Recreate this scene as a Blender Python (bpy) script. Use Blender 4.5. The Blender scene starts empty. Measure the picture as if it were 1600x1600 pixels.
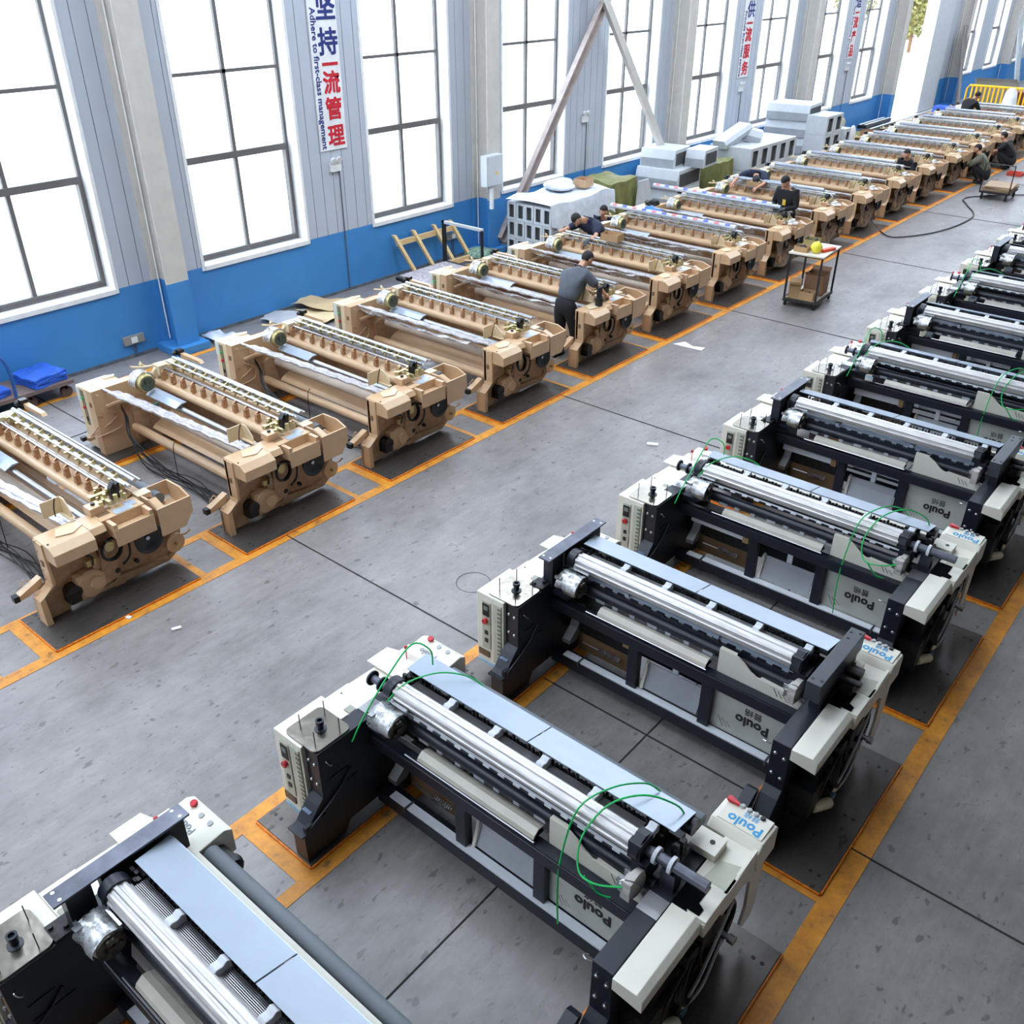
import bpy, bmesh, math, random
from mathutils import Vector, Matrix
random.seed(7)
SC = bpy.context.scene
COL = SC.collection
PI = math.pi

# ---------------------------------------------------------------- camera
cam_d = bpy.data.cameras.new('camera')
cam = bpy.data.objects.new('camera', cam_d); COL.objects.link(cam); SC.camera = cam
F_PX, YAW, PITCH, ROLL = 1429.4, .6984, .5456, .0022
cy, sy, cp, sp = math.cos(YAW), math.sin(YAW), math.cos(PITCH), math.sin(PITCH)
fwd = Vector((-sy*cp, cy*cp, -sp)); right = Vector((cy, sy, 0)); up = right.cross(fwd)
r2 = math.cos(ROLL)*right + math.sin(ROLL)*up; u2 = -math.sin(ROLL)*right + math.cos(ROLL)*up
cam.matrix_world = Matrix.Translation((13.03, 0, 5.3)) @ Matrix((r2, u2, -fwd)).transposed().to_4x4()
cam_d.sensor_width = 36; cam_d.sensor_fit = 'HORIZONTAL'; cam_d.lens = F_PX/1600*36
cam_d.clip_end = 300; cam_d.clip_start = .05

# ---------------------------------------------------------------- world, exposure
w = bpy.data.worlds.new('world'); SC.world = w; w.use_nodes = True
bg = w.node_tree.nodes['Background']
bg.inputs[0].default_value = (.76, .87, 1.0, 1); bg.inputs[1].default_value = 7.6
SC.view_settings.view_transform = 'Standard'; SC.view_settings.look = 'None'
SC.view_settings.exposure = 0.0; SC.view_settings.gamma = 1; SC.view_settings.use_curve_mapping = False
try:
    SC.cycles.use_denoising = True
    SC.cycles.max_bounces = 6; SC.cycles.diffuse_bounces = 4; SC.cycles.glossy_bounces = 3
    SC.cycles.transparent_max_bounces = 8; SC.cycles.sample_clamp_indirect = 6
    SC.cycles.caustics_reflective = False; SC.cycles.caustics_refractive = False
except Exception: pass

# ---------------------------------------------------------------- materials
MATS = {}
def srgb(r, g, b):
    f = lambda c: ((c/255+.055)/1.055)**2.4 if c > 10 else c/255/12.92
    return (f(r), f(g), f(b))
def mat(name, rgb, rough=.5, metal=0., noise=.08, nscale=6., bump=0., bscale=40., spec=.5, stretch=None, coat=0, alpha=None):
    if name in MATS: return MATS[name]
    m = bpy.data.materials.new(name); m.use_nodes = True; nt = m.node_tree; N = nt.nodes; L = nt.links
    b = N['Principled BSDF']; c = srgb(*rgb)
    b.inputs['Roughness'].default_value = rough; b.inputs['Metallic'].default_value = metal
    b.inputs['Specular IOR Level'].default_value = spec
    if coat: b.inputs['Coat Weight'].default_value = coat; b.inputs['Coat Roughness'].default_value = .15
    tc = N.new('ShaderNodeTexCoord'); mp = N.new('ShaderNodeMapping'); L.new(tc.outputs['Object'], mp.inputs[0])
    if stretch: mp.inputs['Scale'].default_value = stretch
    n = N.new('ShaderNodeTexNoise'); n.inputs['Scale'].default_value = nscale; n.inputs['Detail'].default_value = 4
    L.new(mp.outputs[0], n.inputs[0])
    r = N.new('ShaderNodeValToRGB'); L.new(n.outputs[0], r.inputs[0])
    r.color_ramp.elements[0].position = .3; r.color_ramp.elements[1].position = .7
    r.color_ramp.elements[0].color = (*[x*(1-noise) for x in c], 1); r.color_ramp.elements[1].color = (*[min(1, x*(1+noise)) for x in c], 1)
    L.new(r.outputs[0], b.inputs['Base Color'])
    if bump:
        n2 = N.new('ShaderNodeTexNoise'); n2.inputs['Scale'].default_value = bscale; n2.inputs['Detail'].default_value = 3
        L.new(mp.outputs[0], n2.inputs[0]); bp = N.new('ShaderNodeBump'); bp.inputs['Strength'].default_value = bump; bp.inputs['Distance'].default_value = .02
        L.new(n2.outputs[0], bp.inputs['Height']); L.new(bp.outputs[0], b.inputs['Normal'])
    if alpha is not None: b.inputs['Alpha'].default_value = alpha
    MATS[name] = m; return m

NAVY = mat('navy_paint', (27, 31, 42), .4, noise=.15)
CREAM = mat('cream_paint', (226, 221, 206), .4, noise=.04)
CREAMD = mat('cream_recess', (186, 186, 168), .5)
TAN = mat('tan_paint', (202, 167, 130), .3, noise=.05)
TAND = mat('tan_casting', (184, 149, 116), .55, noise=.16, nscale=14, bump=.3)
TANY = mat('beige_panel', (222, 200, 164), .4, noise=.04)
BLACK = mat('black_plastic', (22, 22, 24), .4)
DARK = mat('dark_steel', (52, 50, 50), .45, metal=.6, noise=.4, nscale=30)
MACH = mat('oily_machinery', (34, 34, 36), .4, metal=.5, noise=.6, nscale=25)
STEEL = mat('brushed_steel', (176, 176, 178), .32, metal=1, noise=.1, stretch=(1, 8, 8))
CHROME = mat('polished_steel', (190, 192, 196), .3, metal=1, noise=.05)
MIRROR = mat('wavy_steel_sheet', (150, 144, 134), .24, metal=1, noise=.1, bump=.3, bscale=4)
GREYST = mat('grey_steel_plate', (98, 99, 110), .38, metal=.55, noise=.25, nscale=9)
SHEET = mat('pale_blue_sheet', (172, 183, 198), .25, metal=.15, noise=.03)
WRAP = mat('silver_wrapped_shaft', (204, 200, 198), .42, metal=.45, noise=.14, nscale=30, bump=.12, bscale=60, stretch=(.2, 1, 1))
ALU = mat('aluminium_strip', (236, 238, 244), .35, metal=.0, noise=.05)
ROLLERG = mat('grey_rubber_roller', (104, 110, 116), .6)
FOAM = mat('white_foam', (214, 216, 222), .8)
RIB = mat('grey_heald_bar', (110, 114, 120), .4, metal=.5)
FOAMG = mat('grey_foam', (172, 174, 182), .8)
RED = mat('red_plastic', (196, 32, 44), .35)
GREYB = mat('grey_button', (170, 170, 168), .4)
GREEN = mat('green_strapping', (18, 190, 92), .4)
BRASS = mat('yellowed_zinc', (196, 180, 128), .35, metal=.6, noise=.25, nscale=20)
WHITE = mat('white_plastic', (232, 232, 232), .4)
IVORY = mat('ivory_plastic', (220, 214, 184), .4)
TUBEC = mat('translucent_hose', (176, 178, 176), .3)
BOARD = mat('cardboard', (178, 144, 104), .85, noise=.1)
BROWN = mat('brown_paper', (120, 92, 66), .9)
INK = mat('black_ink', (36, 36, 38), .6)
INKB = mat('blue_ink', (50, 150, 200), .5)
SIGNB = mat('sign_blue', (40, 54, 120), .5)
SIGNR = mat('sign_red', (204, 36, 52), .5)
SKIN = mat('skin', (196, 146, 118), .6)
HAIR = mat('hair_black', (24, 20, 20), .7)
WOOD = mat('raw_timber', (214, 184, 134), .7, noise=.15, stretch=(1, 1, 12))
BLUEW = mat('blue_wall_paint', (62, 132, 194), .5, noise=.05, nscale=2)
BLUETARP = mat('blue_tarpaulin', (44, 92, 190), .5, noise=.2, bump=.8, bscale=14)
OLIVE = mat('olive_tarpaulin', (118, 118, 66), .7, noise=.2, bump=.8, bscale=6)
YEL = mat('yellow_plastic', (250, 190, 20), .4)
PLASTICW = mat('milky_plastic_film', (208, 214, 222), .25, noise=.15, bump=1, bscale=9)
GALV = mat('light_grey_sheet_metal', (196, 200, 204), .45, noise=.05)
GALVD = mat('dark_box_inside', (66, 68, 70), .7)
PVC = mat('dark_conduit', (84, 90, 98), .5)
TIRE = mat('black_rubber', (30, 30, 32), .7)
WINF = mat('window_frame_grey', (104, 100, 98), .5)
STEELP = mat('beam_primer', (200, 194, 186), .6, noise=.06)

def special(name, fn):
    m = bpy.data.materials.new(name); m.use_nodes = True; fn(m.node_tree); MATS[name] = m; return m
def n_(nt, t, **k):
    n = nt.nodes.new(t)
    for a, b in k.items():
        if a in n.inputs: n.inputs[a].default_value = b
        else: setattr(n, a, b)
    return n
def ramp(nt, src, stops):
    r = nt.nodes.new('ShaderNodeValToRGB'); nt.links.new(src, r.inputs[0]); e = r.color_ramp.elements
    e[0].position, e[0].color = stops[0][0], (*stops[0][1], 1); e[1].position, e[1].color = stops[-1][0], (*stops[-1][1], 1)
    for p, c in stops[1:-1]:
        q = e.new(p); q.color = (*c, 1)
    return r.outputs[0]
def mul(nt, a, b, f=1.):
    m = nt.nodes.new('ShaderNodeMix'); m.data_type = 'RGBA'; m.blend_type = 'MULTIPLY'; m.inputs[0].default_value = f
    nt.links.new(a, m.inputs[6]); nt.links.new(b, m.inputs[7]); return m.outputs[2]
def floor_nodes(base, spots=True, rlo=.3, rhi=.55, metal=0., spec=.5):
    def fn(nt):
        b = nt.nodes['Principled BSDF']; L = nt.links
        tc = n_(nt, 'ShaderNodeTexCoord'); mp = n_(nt, 'ShaderNodeMapping'); L.new(tc.outputs['Object'], mp.inputs[0])
        mp.inputs['Scale'].default_value = (1, .55, 1)
        a = n_(nt, 'ShaderNodeTexNoise', Scale=.9, Detail=8, Roughness=.62); L.new(mp.outputs[0], a.inputs[0])
        c1 = ramp(nt, a.outputs[0], [(.3, tuple(x*.62 for x in base)), (.5, base), (.7, tuple(min(1, x*1.36) for x in base))])
        d = n_(nt, 'ShaderNodeTexNoise', Scale=9, Detail=5, Roughness=.7); L.new(mp.outputs[0], d.inputs[0])
        c2 = ramp(nt, d.outputs[0], [(.3, (.84,)*3), (.65, (1.06,)*3)])
        c = mul(nt, c1, c2)
        if spots:
            e = n_(nt, 'ShaderNodeTexNoise', Scale=13, Detail=2, Roughness=.5); L.new(mp.outputs[0], e.inputs[0])
            c3 = ramp(nt, e.outputs[0], [(.655, (1, 1, 1)), (.70, (.55,)*3)]); c = mul(nt, c, c3)
            e2 = n_(nt, 'ShaderNodeTexNoise', Scale=5, Detail=3, Roughness=.6, Distortion=1.5); L.new(mp.outputs[0], e2.inputs[0])
            c5 = ramp(nt, e2.outputs[0], [(.548, (1, 1, 1)), (.553, (.72,)*3), (.557, (.72,)*3), (.562, (1, 1, 1))])
            e3 = n_(nt, 'ShaderNodeTexNoise', Scale=2.2, Detail=4); L.new(mp.outputs[0], e3.inputs[0])
            msk = ramp(nt, e3.outputs[0], [(.5, (0, 0, 0)), (.6, (1, 1, 1))]); mm = nt.nodes.new('ShaderNodeMix'); mm.data_type = 'RGBA'; mm.blend_type = 'MULTIPLY'
            L.new(msk, mm.inputs[0]); L.new(c, mm.inputs[6]); L.new(c5, mm.inputs[7]); c = mm.outputs[2]
            e4 = n_(nt, 'ShaderNodeTexNoise', Scale=30, Detail=3, Roughness=.6); L.new(mp.outputs[0], e4.inputs[0])
            c6 = ramp(nt, e4.outputs[0], [(.62, (1, 1, 1)), (.72, (.7,)*3)]); c = mul(nt, c, c6)
            mp2 = n_(nt, 'ShaderNodeMapping'); L.new(tc.outputs['Object'], mp2.inputs[0]); mp2.inputs['Scale'].default_value = (14, 1.2, 1); mp2.inputs['Rotation'].default_value = (0, 0, .15)
            g = n_(nt, 'ShaderNodeTexNoise', Scale=1.3, Detail=6, Roughness=.7); L.new(mp2.outputs[0], g.inputs[0])
            c4 = ramp(nt, g.outputs[0], [(.35, (.93,)*3), (.66, (1.07,)*3)]); c = mul(nt, c, c4)
        L.new(c, b.inputs['Base Color'])
        rr = ramp(nt, a.outputs[0], [(.3, (rhi,)*3), (.7, (rlo,)*3)]); L.new(rr, b.inputs['Roughness'])
        b.inputs['Metallic'].default_value = metal; b.inputs['Specular IOR Level'].default_value = spec
        bp = n_(nt, 'ShaderNodeBump', Strength=.12, Distance=.01); L.new(d.outputs[0], bp.inputs['Height']); L.new(bp.outputs[0], b.inputs['Normal'])
    return fn
CONC = special('polished_concrete', floor_nodes(srgb(134, 128, 126), rlo=.22, rhi=.5, spec=.6))
PLATE = special('worn_steel_floor_plate', floor_nodes(srgb(104, 98, 94), rlo=.22, rhi=.45, metal=.6))
def yel_nodes(nt):
    b = nt.nodes['Principled BSDF']; L = nt.links
    tc = n_(nt, 'ShaderNodeTexCoord'); a = n_(nt, 'ShaderNodeTexNoise', Scale=5, Detail=8, Roughness=.75); L.new(tc.outputs['Object'], a.inputs[0])
    c = ramp(nt, a.outputs[0], [(.3, srgb(84, 66, 50)), (.42, srgb(196, 128, 44)), (.6, srgb(226, 150, 40)), (.75, srgb(214, 160, 92))])
    L.new(c, b.inputs['Base Color']); b.inputs['Roughness'].default_value = .5
YLINE = special('worn_yellow_floor_paint', yel_nodes)
def glass_nodes(nt):
    nt.nodes.clear(); L = nt.links
    o = n_(nt, 'ShaderNodeOutputMaterial'); t = n_(nt, 'ShaderNodeBsdfTransparent'); g = n_(nt, 'ShaderNodeBsdfGlossy'); g.inputs['Roughness'].default_value = .1
    m = n_(nt, 'ShaderNodeMixShader'); m.inputs[0].default_value = .06; t.inputs[0].default_value = (.96, .98, 1, 1)
    L.new(t.outputs[0], m.inputs[1]); L.new(g.outputs[0], m.inputs[2]); L.new(m.outputs[0], o.inputs[0])
GLASS = special('window_glass', glass_nodes)
def film_nodes(nt):
    nt.nodes.clear(); L = nt.links
    o = n_(nt, 'ShaderNodeOutputMaterial'); t = n_(nt, 'ShaderNodeBsdfTransparent'); g = n_(nt, 'ShaderNodeBsdfGlossy'); g.inputs['Roughness'].default_value = .18
    d = n_(nt, 'ShaderNodeBsdfDiffuse'); d.inputs[0].default_value = (.7, .7, .72, 1)
    tc = n_(nt, 'ShaderNodeTexCoord'); a = n_(nt, 'ShaderNodeTexNoise', Scale=18, Detail=3); L.new(tc.outputs['Object'], a.inputs[0])
    g.inputs['Roughness'].default_value = .32; bp = n_(nt, 'ShaderNodeBump', Strength=.45, Distance=.02); L.new(a.outputs[0], bp.inputs['Height']); L.new(bp.outputs[0], g.inputs['Normal'])
    m1 = n_(nt, 'ShaderNodeMixShader'); m1.inputs[0].default_value = .35; L.new(g.outputs[0], m1.inputs[1]); L.new(d.outputs[0], m1.inputs[2])
    r = ramp(nt, a.outputs[0], [(.4, (.25,)*3), (.6, (.7,)*3)])
    m = n_(nt, 'ShaderNodeMixShader'); L.new(r, m.inputs[0]); L.new(t.outputs[0], m.inputs[1]); L.new(m1.outputs[0], m.inputs[2]); L.new(m.outputs[0], o.inputs[0])
FILM = special('clear_plastic_wrap', film_nodes)
CLAD = mat('grey_wall_cladding', (184, 189, 199), .5, noise=.03, nscale=1.5)
LEAF = mat('leaves', (120, 116, 62), .7, noise=.5, nscale=3)

# ---------------------------------------------------------------- mesh helpers
class MB:
    def __init__(s): s.v = []; s.f = []
    def add(s, vs, fs):
        n = len(s.v); s.v += [tuple(p) for p in vs]; s.f += [tuple(i+n for i in f) for f in fs]; return s
    def box(s, x0, x1, y0, y1, z0, z1):
        return s.add([(x, y, z) for z in (z0, z1) for y in (y0, y1) for x in (x0, x1)],
                     [(0, 2, 3, 1), (4, 5, 7, 6), (0, 1, 5, 4), (2, 6, 7, 3), (0, 4, 6, 2), (1, 3, 7, 5)])
    def prism(s, poly, ax, a, b):
        n = len(poly)
        if ax == 'x': A = [(a, p, q) for p, q in poly]; B = [(b, p, q) for p, q in poly]
        elif ax == 'y': A = [(p, a, q) for p, q in poly]; B = [(p, b, q) for p, q in poly]
        else: A = [(p, q, a) for p, q in poly]; B = [(p, q, b) for p, q in poly]
        return s.add(A+B, [tuple(range(n)), tuple(range(2*n-1, n-1, -1))]+[(i, (i+1) % n, n+(i+1) % n, n+i) for i in range(n)])
    def lathe(s, p, d, prof, n=16, sx=1.):
        p = Vector(p); d = Vector(d).normalized(); a = d.orthogonal().normalized(); b = d.cross(a)
        vs = []; fs = []
        for t, r in prof:
            for k in range(n):
                an = 2*PI*k/n; vs.append(p+d*t+a*math.cos(an)*r+b*math.sin(an)*r*sx)
        m = len(prof)
        for i in range(m-1):
            for k in range(n): fs.append((i*n+k, i*n+(k+1) % n, (i+1)*n+(k+1) % n, (i+1)*n+k))
        fs.append(tuple(range(n))); fs.append(tuple(range((m-1)*n, m*n)))
        return s.add(vs, fs)
    def cyl(s, p, q, r, n=14, r2=None):
        p = Vector(p); q = Vector(q); return s.lathe(p, q-p, [(0, r), ((q-p).length, r if r2 is None else r2)], n)
    def tube(s, path, r, n=6, smooth=True):
        P = [Vector(p) for p in path]
        if smooth and len(P) > 2:
            Q = []
            for i in range(len(P)-1):
                a = P[max(i-1, 0)]; b = P[i]; c = P[i+1]; d = P[min(i+2, len(P)-1)]
                for k in range(5):
                    t = k/5; Q.append(.5*((2*b)+(c-a)*t+(2*a-5*b+4*c-d)*t*t+(-a+3*b-3*c+d)*t*t*t))
            Q.append(P[-1]); P = Q
        vs = []; fs = []; m = len(P); prev = None
        for i in range(m):
            d = (P[min(i+1, m-1)]-P[max(i-1, 0)])
            if d.length < 1e-9: d = Vector((0, 0, 1))
            d.normalize()
            if prev is None: a = d.orthogonal().normalized()
            else:
                a = prev-d*prev.dot(d)
                a = a.normalized() if a.length > 1e-6 else d.orthogonal().normalized()
            prev = a; b = d.cross(a)
            for k in range(n):
                an = 2*PI*k/n; vs.append(P[i]+a*math.cos(an)*r+b*math.sin(an)*r)
        for i in range(m-1):
            for k in range(n): fs.append((i*n+k, i*n+(k+1) % n, (i+1)*n+(k+1) % n, (i+1)*n+k))
        fs.append(tuple(range(n))); fs.append(tuple(range((m-1)*n, m*n)))
        return s.add(vs, fs)
    def ring(s, c, ax, R, r, n=20, m=6):
        c = Vector(c); d = Vector(ax).normalized(); a = d.orthogonal().normalized(); b = d.cross(a)
        vs = []; fs = []
        for i in range(n):
            u = a*math.cos(2*PI*i/n)+b*math.sin(2*PI*i/n)
            for k in range(m): vs.append(c+u*(R+r*math.cos(2*PI*k/m))+d*r*math.sin(2*PI*k/m))
        for i in range(n):
            for k in range(m): fs.append((i*m+k, ((i+1) % n)*m+k, ((i+1) % n)*m+(k+1) % m, i*m+(k+1) % m))
        return s.add(vs, fs)
    def ball(s, c, r, n=12, m=8):
        if not isinstance(r, (tuple, list)): r = (r, r, r)
        vs = [(c[0], c[1], c[2]-r[2])]; fs = []
        for j in range(1, m):
            th = PI*j/m
            for k in range(n): vs.append((c[0]+r[0]*math.sin(th)*math.cos(2*PI*k/n), c[1]+r[1]*math.sin(th)*math.sin(2*PI*k/n), c[2]-r[2]*math.cos(th)))
        vs.append((c[0], c[1], c[2]+r[2])); T = len(vs)-1
        for k in range(n):
            fs.append((0, 1+(k+1) % n, 1+k)); fs.append((T, 1+(m-2)*n+k, 1+(m-2)*n+(k+1) % n))
            for j in range(m-2): fs.append((1+j*n+k, 1+j*n+(k+1) % n, 1+(j+1)*n+(k+1) % n, 1+(j+1)*n+k))
        return s.add(vs, fs)
    def sheet(s, fn, nu, nv, th=.004):
        """height-field sheet with thickness: fn(u,v)->(x,y,z)"""
        vs = []; fs = []; W = nv+1
        for i in range(nu+1):
            for j in range(nv+1): vs.append(Vector(fn(i/nu, j/nv)))
        N = len(vs); vs += [p-Vector((0, 0, th)) for p in vs]
        for i in range(nu):
            for j in range(nv):
                a, b, c, d = i*W+j, (i+1)*W+j, (i+1)*W+j+1, i*W+j+1
                fs.append((a, b, c, d)); fs.append((a+N, d+N, c+N, b+N))
        edge = [i*W for i in range(nu+1)]+[nu*W+j for j in range(1, nv+1)]+[i*W+nv for i in range(nu-1, -1, -1)]+[j for j in range(nv-1, 0, -1)]
        for k in range(len(edge)):
            a, b = edge[k], edge[(k+1) % len(edge)]; fs.append((a, b, b+N, a+N))
        return s.add(vs, fs)
    def xf(s, M, start=0):
        for i in range(start, len(s.v)): s.v[i] = tuple(M @ Vector(s.v[i]))
        return s
    def obj(s, name, m, parent=None, smooth=False, bev=0):
        me = bpy.data.meshes.new(name); me.from_pydata(s.v, [], s.f)
        bm = bmesh.new(); bm.from_mesh(me)
        bmesh.ops.recalc_face_normals(bm, faces=bm.faces)
        if bev: bmesh.ops.bevel(bm, geom=[e for e in bm.edges if e.is_manifold and e.calc_face_angle(0) > .5], offset=bev, segments=2, affect='EDGES', profile=.6)
        if smooth:
            for f in bm.faces: f.smooth = True
            for e in bm.edges:
                if e.is_manifold and e.calc_face_angle(0) > .7: e.smooth = False
        bm.to_mesh(me); bm.free(); me.materials.append(m)
        o = bpy.data.objects.new(name, me); COL.objects.link(o)
        if parent: o.parent = parent
        return o
def Bx(*a): return MB().box(*a)
def rotz_at(x, y, z, a): return Matrix.Translation((x, y, z)) @ Matrix.Rotation(a, 4, 'Z')
def tag(o, label, cat, group=None, kind=None):
    o['label'] = label; o['category'] = cat
    if group: o['group'] = group
    if kind: o['kind'] = kind
    return o
def thing(name, label, cat, loc=(0, 0, 0), rz=0, group=None):
    o = bpy.data.objects.new(name, None); COL.objects.link(o); o.location = loc; o.rotation_euler = (0, 0, rz)
    o.empty_display_size = .1
    return tag(o, label, cat, group)
def struct(name, mb, m, label=None, **k):
    o = mb.obj(name, m, **k); o['kind'] = 'structure'
    if label: o['label'] = label
    return o
def copy_tree(o, parent=None, skip=()):
    c = o.copy(); COL.objects.link(c); c.parent = parent
    for ch in list(o.children):
        if ch.name.split('.')[0] in skip: continue
        copy_tree(ch, c, skip)
    return c
def text_mesh(body, size, bold=0., ext=.002, align='CENTER'):
    c = bpy.data.curves.new('t', 'FONT'); c.body = body; c.size = size; c.offset = bold; c.extrude = ext
    c.align_x = align; c.align_y = 'CENTER'; c.resolution_u = 2
    o = bpy.data.objects.new('t', c); COL.objects.link(o)
    dg = bpy.context.evaluated_depsgraph_get(); me = bpy.data.meshes.new_from_object(o.evaluated_get(dg))
    bpy.data.objects.remove(o); bpy.data.curves.remove(c); return me
def text(name, body, size, m, M, parent=None, bold=0., ext=.002, align='CENTER', thick=0):
    me = text_mesh(body, size, bold, ext, align)
    if thick:   # heavier strokes: the glyph laid over itself with small shifts
        mb = MB(); vs = [tuple(v.co) for v in me.vertices]; fs = [tuple(p.vertices) for p in me.polygons]
        for k, (dx, dy) in enumerate(((0, 0), (1, 1), (-1, 1), (1, -1), (-1, -1))): mb.add([(x+dx*thick, y+dy*thick, z+.0004*k) for x, y, z in vs], fs)
        me = bpy.data.meshes.new(name); me.from_pydata(mb.v, [], mb.f)
    me.materials.clear(); me.materials.append(m)
    me.transform(M); o = bpy.data.objects.new(name, me); COL.objects.link(o)
    if parent: o.parent = parent
    return o
def basis(origin, xdir, ydir):
    x = Vector(xdir).normalized(); y = Vector(ydir).normalized(); z = x.cross(y).normalized(); y = z.cross(x)
    M = Matrix((x, y, z)).transposed().to_4x4(); M.translation = Vector(origin); return M

# ================================================================ SETTING
HZ = 8.6
struct('floor', Bx(-.3, 27, -16, 80, -.2, 0), CONC, 'grey polished concrete workshop floor with dark scuffs')
struct('ground_outside', Bx(-60, -.3, -30, 120, -.25, -.05), mat('bright_yard', (226, 222, 210), .9), 'sunlit pale yard outside the door')
# unseen ceiling added for the light; skylight bands open on the window side only
mb = MB(); y = -16
while y < 80:
    mb.box(-.3, 27, y, y+3.6, HZ, HZ+.15).box(-.3, 1.2, y+3.6, y+7.28, HZ, HZ+.15).box(9.4, 27, y+3.6, y+7.28, HZ, HZ+.15); y += 7.28
struct('ceiling', mb, mat('roof_sheet', (200, 202, 205), .7), 'unseen light roof deck, skylight bands placed to shape the light')
WIN = [(.63, 2.7), (4.27, 6.38)]+[(7.91+3.64*k, 9.98+3.64*k) for k in range(7)]+[(33.39, 35.3)]+[(44.6, 46.5), (48.1, 50.1), (51.9, 53.9), (55.5, 57.5)]
WIN = [(-6.65, -4.58), (-3.0, -.94)]+WIN
DOOR = (37.4, 40.2)
WT = 6.3
# wall: masonry below, cladding strips around the openings
low = MB(); clad = MB(); back = MB(); sp = sorted(WIN+[DOOR]); yy = -16
def clad_run(a, b, z0, z1):
    y = a
    while y < b-1e-4:
        e = min(y+.235, b); clad.box(-.03, 0, y, e-(.012 if e < b else 0), z0, z1); y = e
    back.box(-.3, -.03, a, b, z0, z1)
for a, b in sp+[(80, 80)]:
    if a > yy: clad_run(yy, a, 1.08, HZ)
    if b > a: clad_run(a, b, WT if (a, b) != DOOR else 6.0, HZ)
    yy = b
low.box(-.3, .0, -16, DOOR[0], 0, 1.08); low.box(-.3, .0, DOOR[1], 80, 0, 1.08)
struct('wall_left', clad, CLAD, 'light grey ribbed metal cladding wall above the blue band')
struct('wall_left_core', back, mat('cladding_joint', (150, 155, 164), .6))
struct('wall_left_base', low, BLUEW, 'bright blue painted masonry band of the window wall')
struct('baseboard_left', MB().box(0, .012, -16, DOOR[0], .0, .05), mat('dirty_skirting', (90, 96, 104), .8, noise=.3))
struct('wall_right', MB().box(27, 27.2, -16, 80, 0, HZ), mat('warm_wall', (176, 168, 156), .7))
struct('wall_near', MB().box(-.3, 27, -16.2, -16, 0, HZ), mat('warm_wall', (176, 168, 156), .7))
struct('wall_far', MB().box(-.3, 27, 80, 80.2, 0, HZ), CLAD)
for i, (a, b) in enumerate(sorted(WIN)):
    n = 'window_%d' % (i+1)
    root = bpy.data.objects.new(n, None); COL.objects.link(root); root['kind'] = 'structure'; root.location = (0, a, 0); W = b-a
    wide = i != len(WIN)-1
    MB().box(-.3, .03, -.0, W, 1.02, 1.09).box(-.3, .015, W-.001, W+.05, 1.02, WT).box(-.3, .015, -.05, .001, 1.02, WT).box(-.3, .015, 0, W, WT-.04, WT+.02).obj('window_reveal', WHITE, root)
    x0, x1 = -.29, -.23; f = .05
    fr = MB().box(x0, x1, 0, f, 1.09, WT-.04).box(x0, x1, W-f, W, 1.09, WT-.04).box(x0, x1, f, W-f, 1.09, 1.16).box(x0, x1, f, W-f, WT-.09, WT-.04)
    fr.box(x0-.01, x1+.03, W-f-.035, W-f, 1.16, 2.6).box(x0-.01, x1+.03, f, f+.035, 1.16, 2.6).box(x0, x1+.02, f, W-f, 1.16, 1.19)
    fr.obj('window_frame', WINF, root)
    MB().box(x0, x1+.02, f, W-f, 2.56, 2.66).obj('transom', WINF, root)
    MB().box(x0, x1, f, W-f, 3.78, 3.83).box(x0, x1, f, W-f, 5.0, 5.05).obj('glazing_bar', WINF, root)
    MB().box(x0, x1, W/2-.03, W/2+.03, 1.16, WT-.09).obj('mullion', WINF, root)
    MB().box(-.262, -.258, f, W-f, 1.19, WT-.09).obj('glass', GLASS, root)
# door opening with tall sliding leaf
d = bpy.data.objects.new('door_1', None); COL.objects.link(d); d['kind'] = 'structure'
MB().box(-.33, .045, DOOR[0]-.1, DOOR[0]+.03, 0, 6.0).box(-.33, .045, DOOR[1]-.03, DOOR[1]+.1, 0, 6.0).box(-.32, .04, DOOR[0]-.1, DOOR[1]+.1, 5.95, 6.05).obj('door_frame', CLAD, d)
MB().box(.05, .13, 40.15, 42.0, .06, 5.9).obj('door_leaf', GALV, d, bev=.01)
MB().box(.0, .2, 37.3, 42.1, 0, .03).obj('threshold', WHITE, d)
# yellow floor paint
Y0L = 2.23; PIT = 2.03; NT = 17; NW = 11
def TY(i): return Y0L+PIT*(i-1)       # plate near edge of tan loom i
def WY(i): return .2+PIT*(i-1)
z = .004
yl = MB()
yl.box(5.85, 5.98, -16, TY(NT)+1.6, 0, z); yl.box(5.14, 5.24, -16, TY(NT)+1.6, 0, z); yl.box(3.02, 3.12, -16, TY(NT)+1.6, 0, z); yl.box(.58, .68, -16, 37, 0, z)
for i in range(0, NT+1):
    yl.box(5.2, 5.86, TY(i)-.13, TY(i), 0, z+.001); yl.box(5.2, 5.86, TY(i)+1.47, TY(i)+1.56, 0, z+.001)
    yl.box(2.2, 3.02, TY(i)-.13, TY(i), 0, z+.001)
struct('trim_1', yl, YLINE, 'worn yellow floor lines around the tan looms')
yl = MB()
yl.box(12.115, 12.26, -16, 26, 0, z); yl.box(8.66, 8.79, -16, 26, 0, z); yl.box(9.39, 9.5, -16, 26, 0, z)
for i in range(1, NW+2):
    yl.box(8.79, 9.40, WY(i)-.13, WY(i), 0, z+.001); yl.box(8.79, 9.40, WY(i)+1.47, WY(i)+1.53, 0, z+.001)
    yl.box(11.4, 12.12, WY(i)-.06, WY(i), 0, z+.001)
struct('trim_2', yl, YLINE, 'worn orange yellow floor lines around the cream looms')
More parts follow.
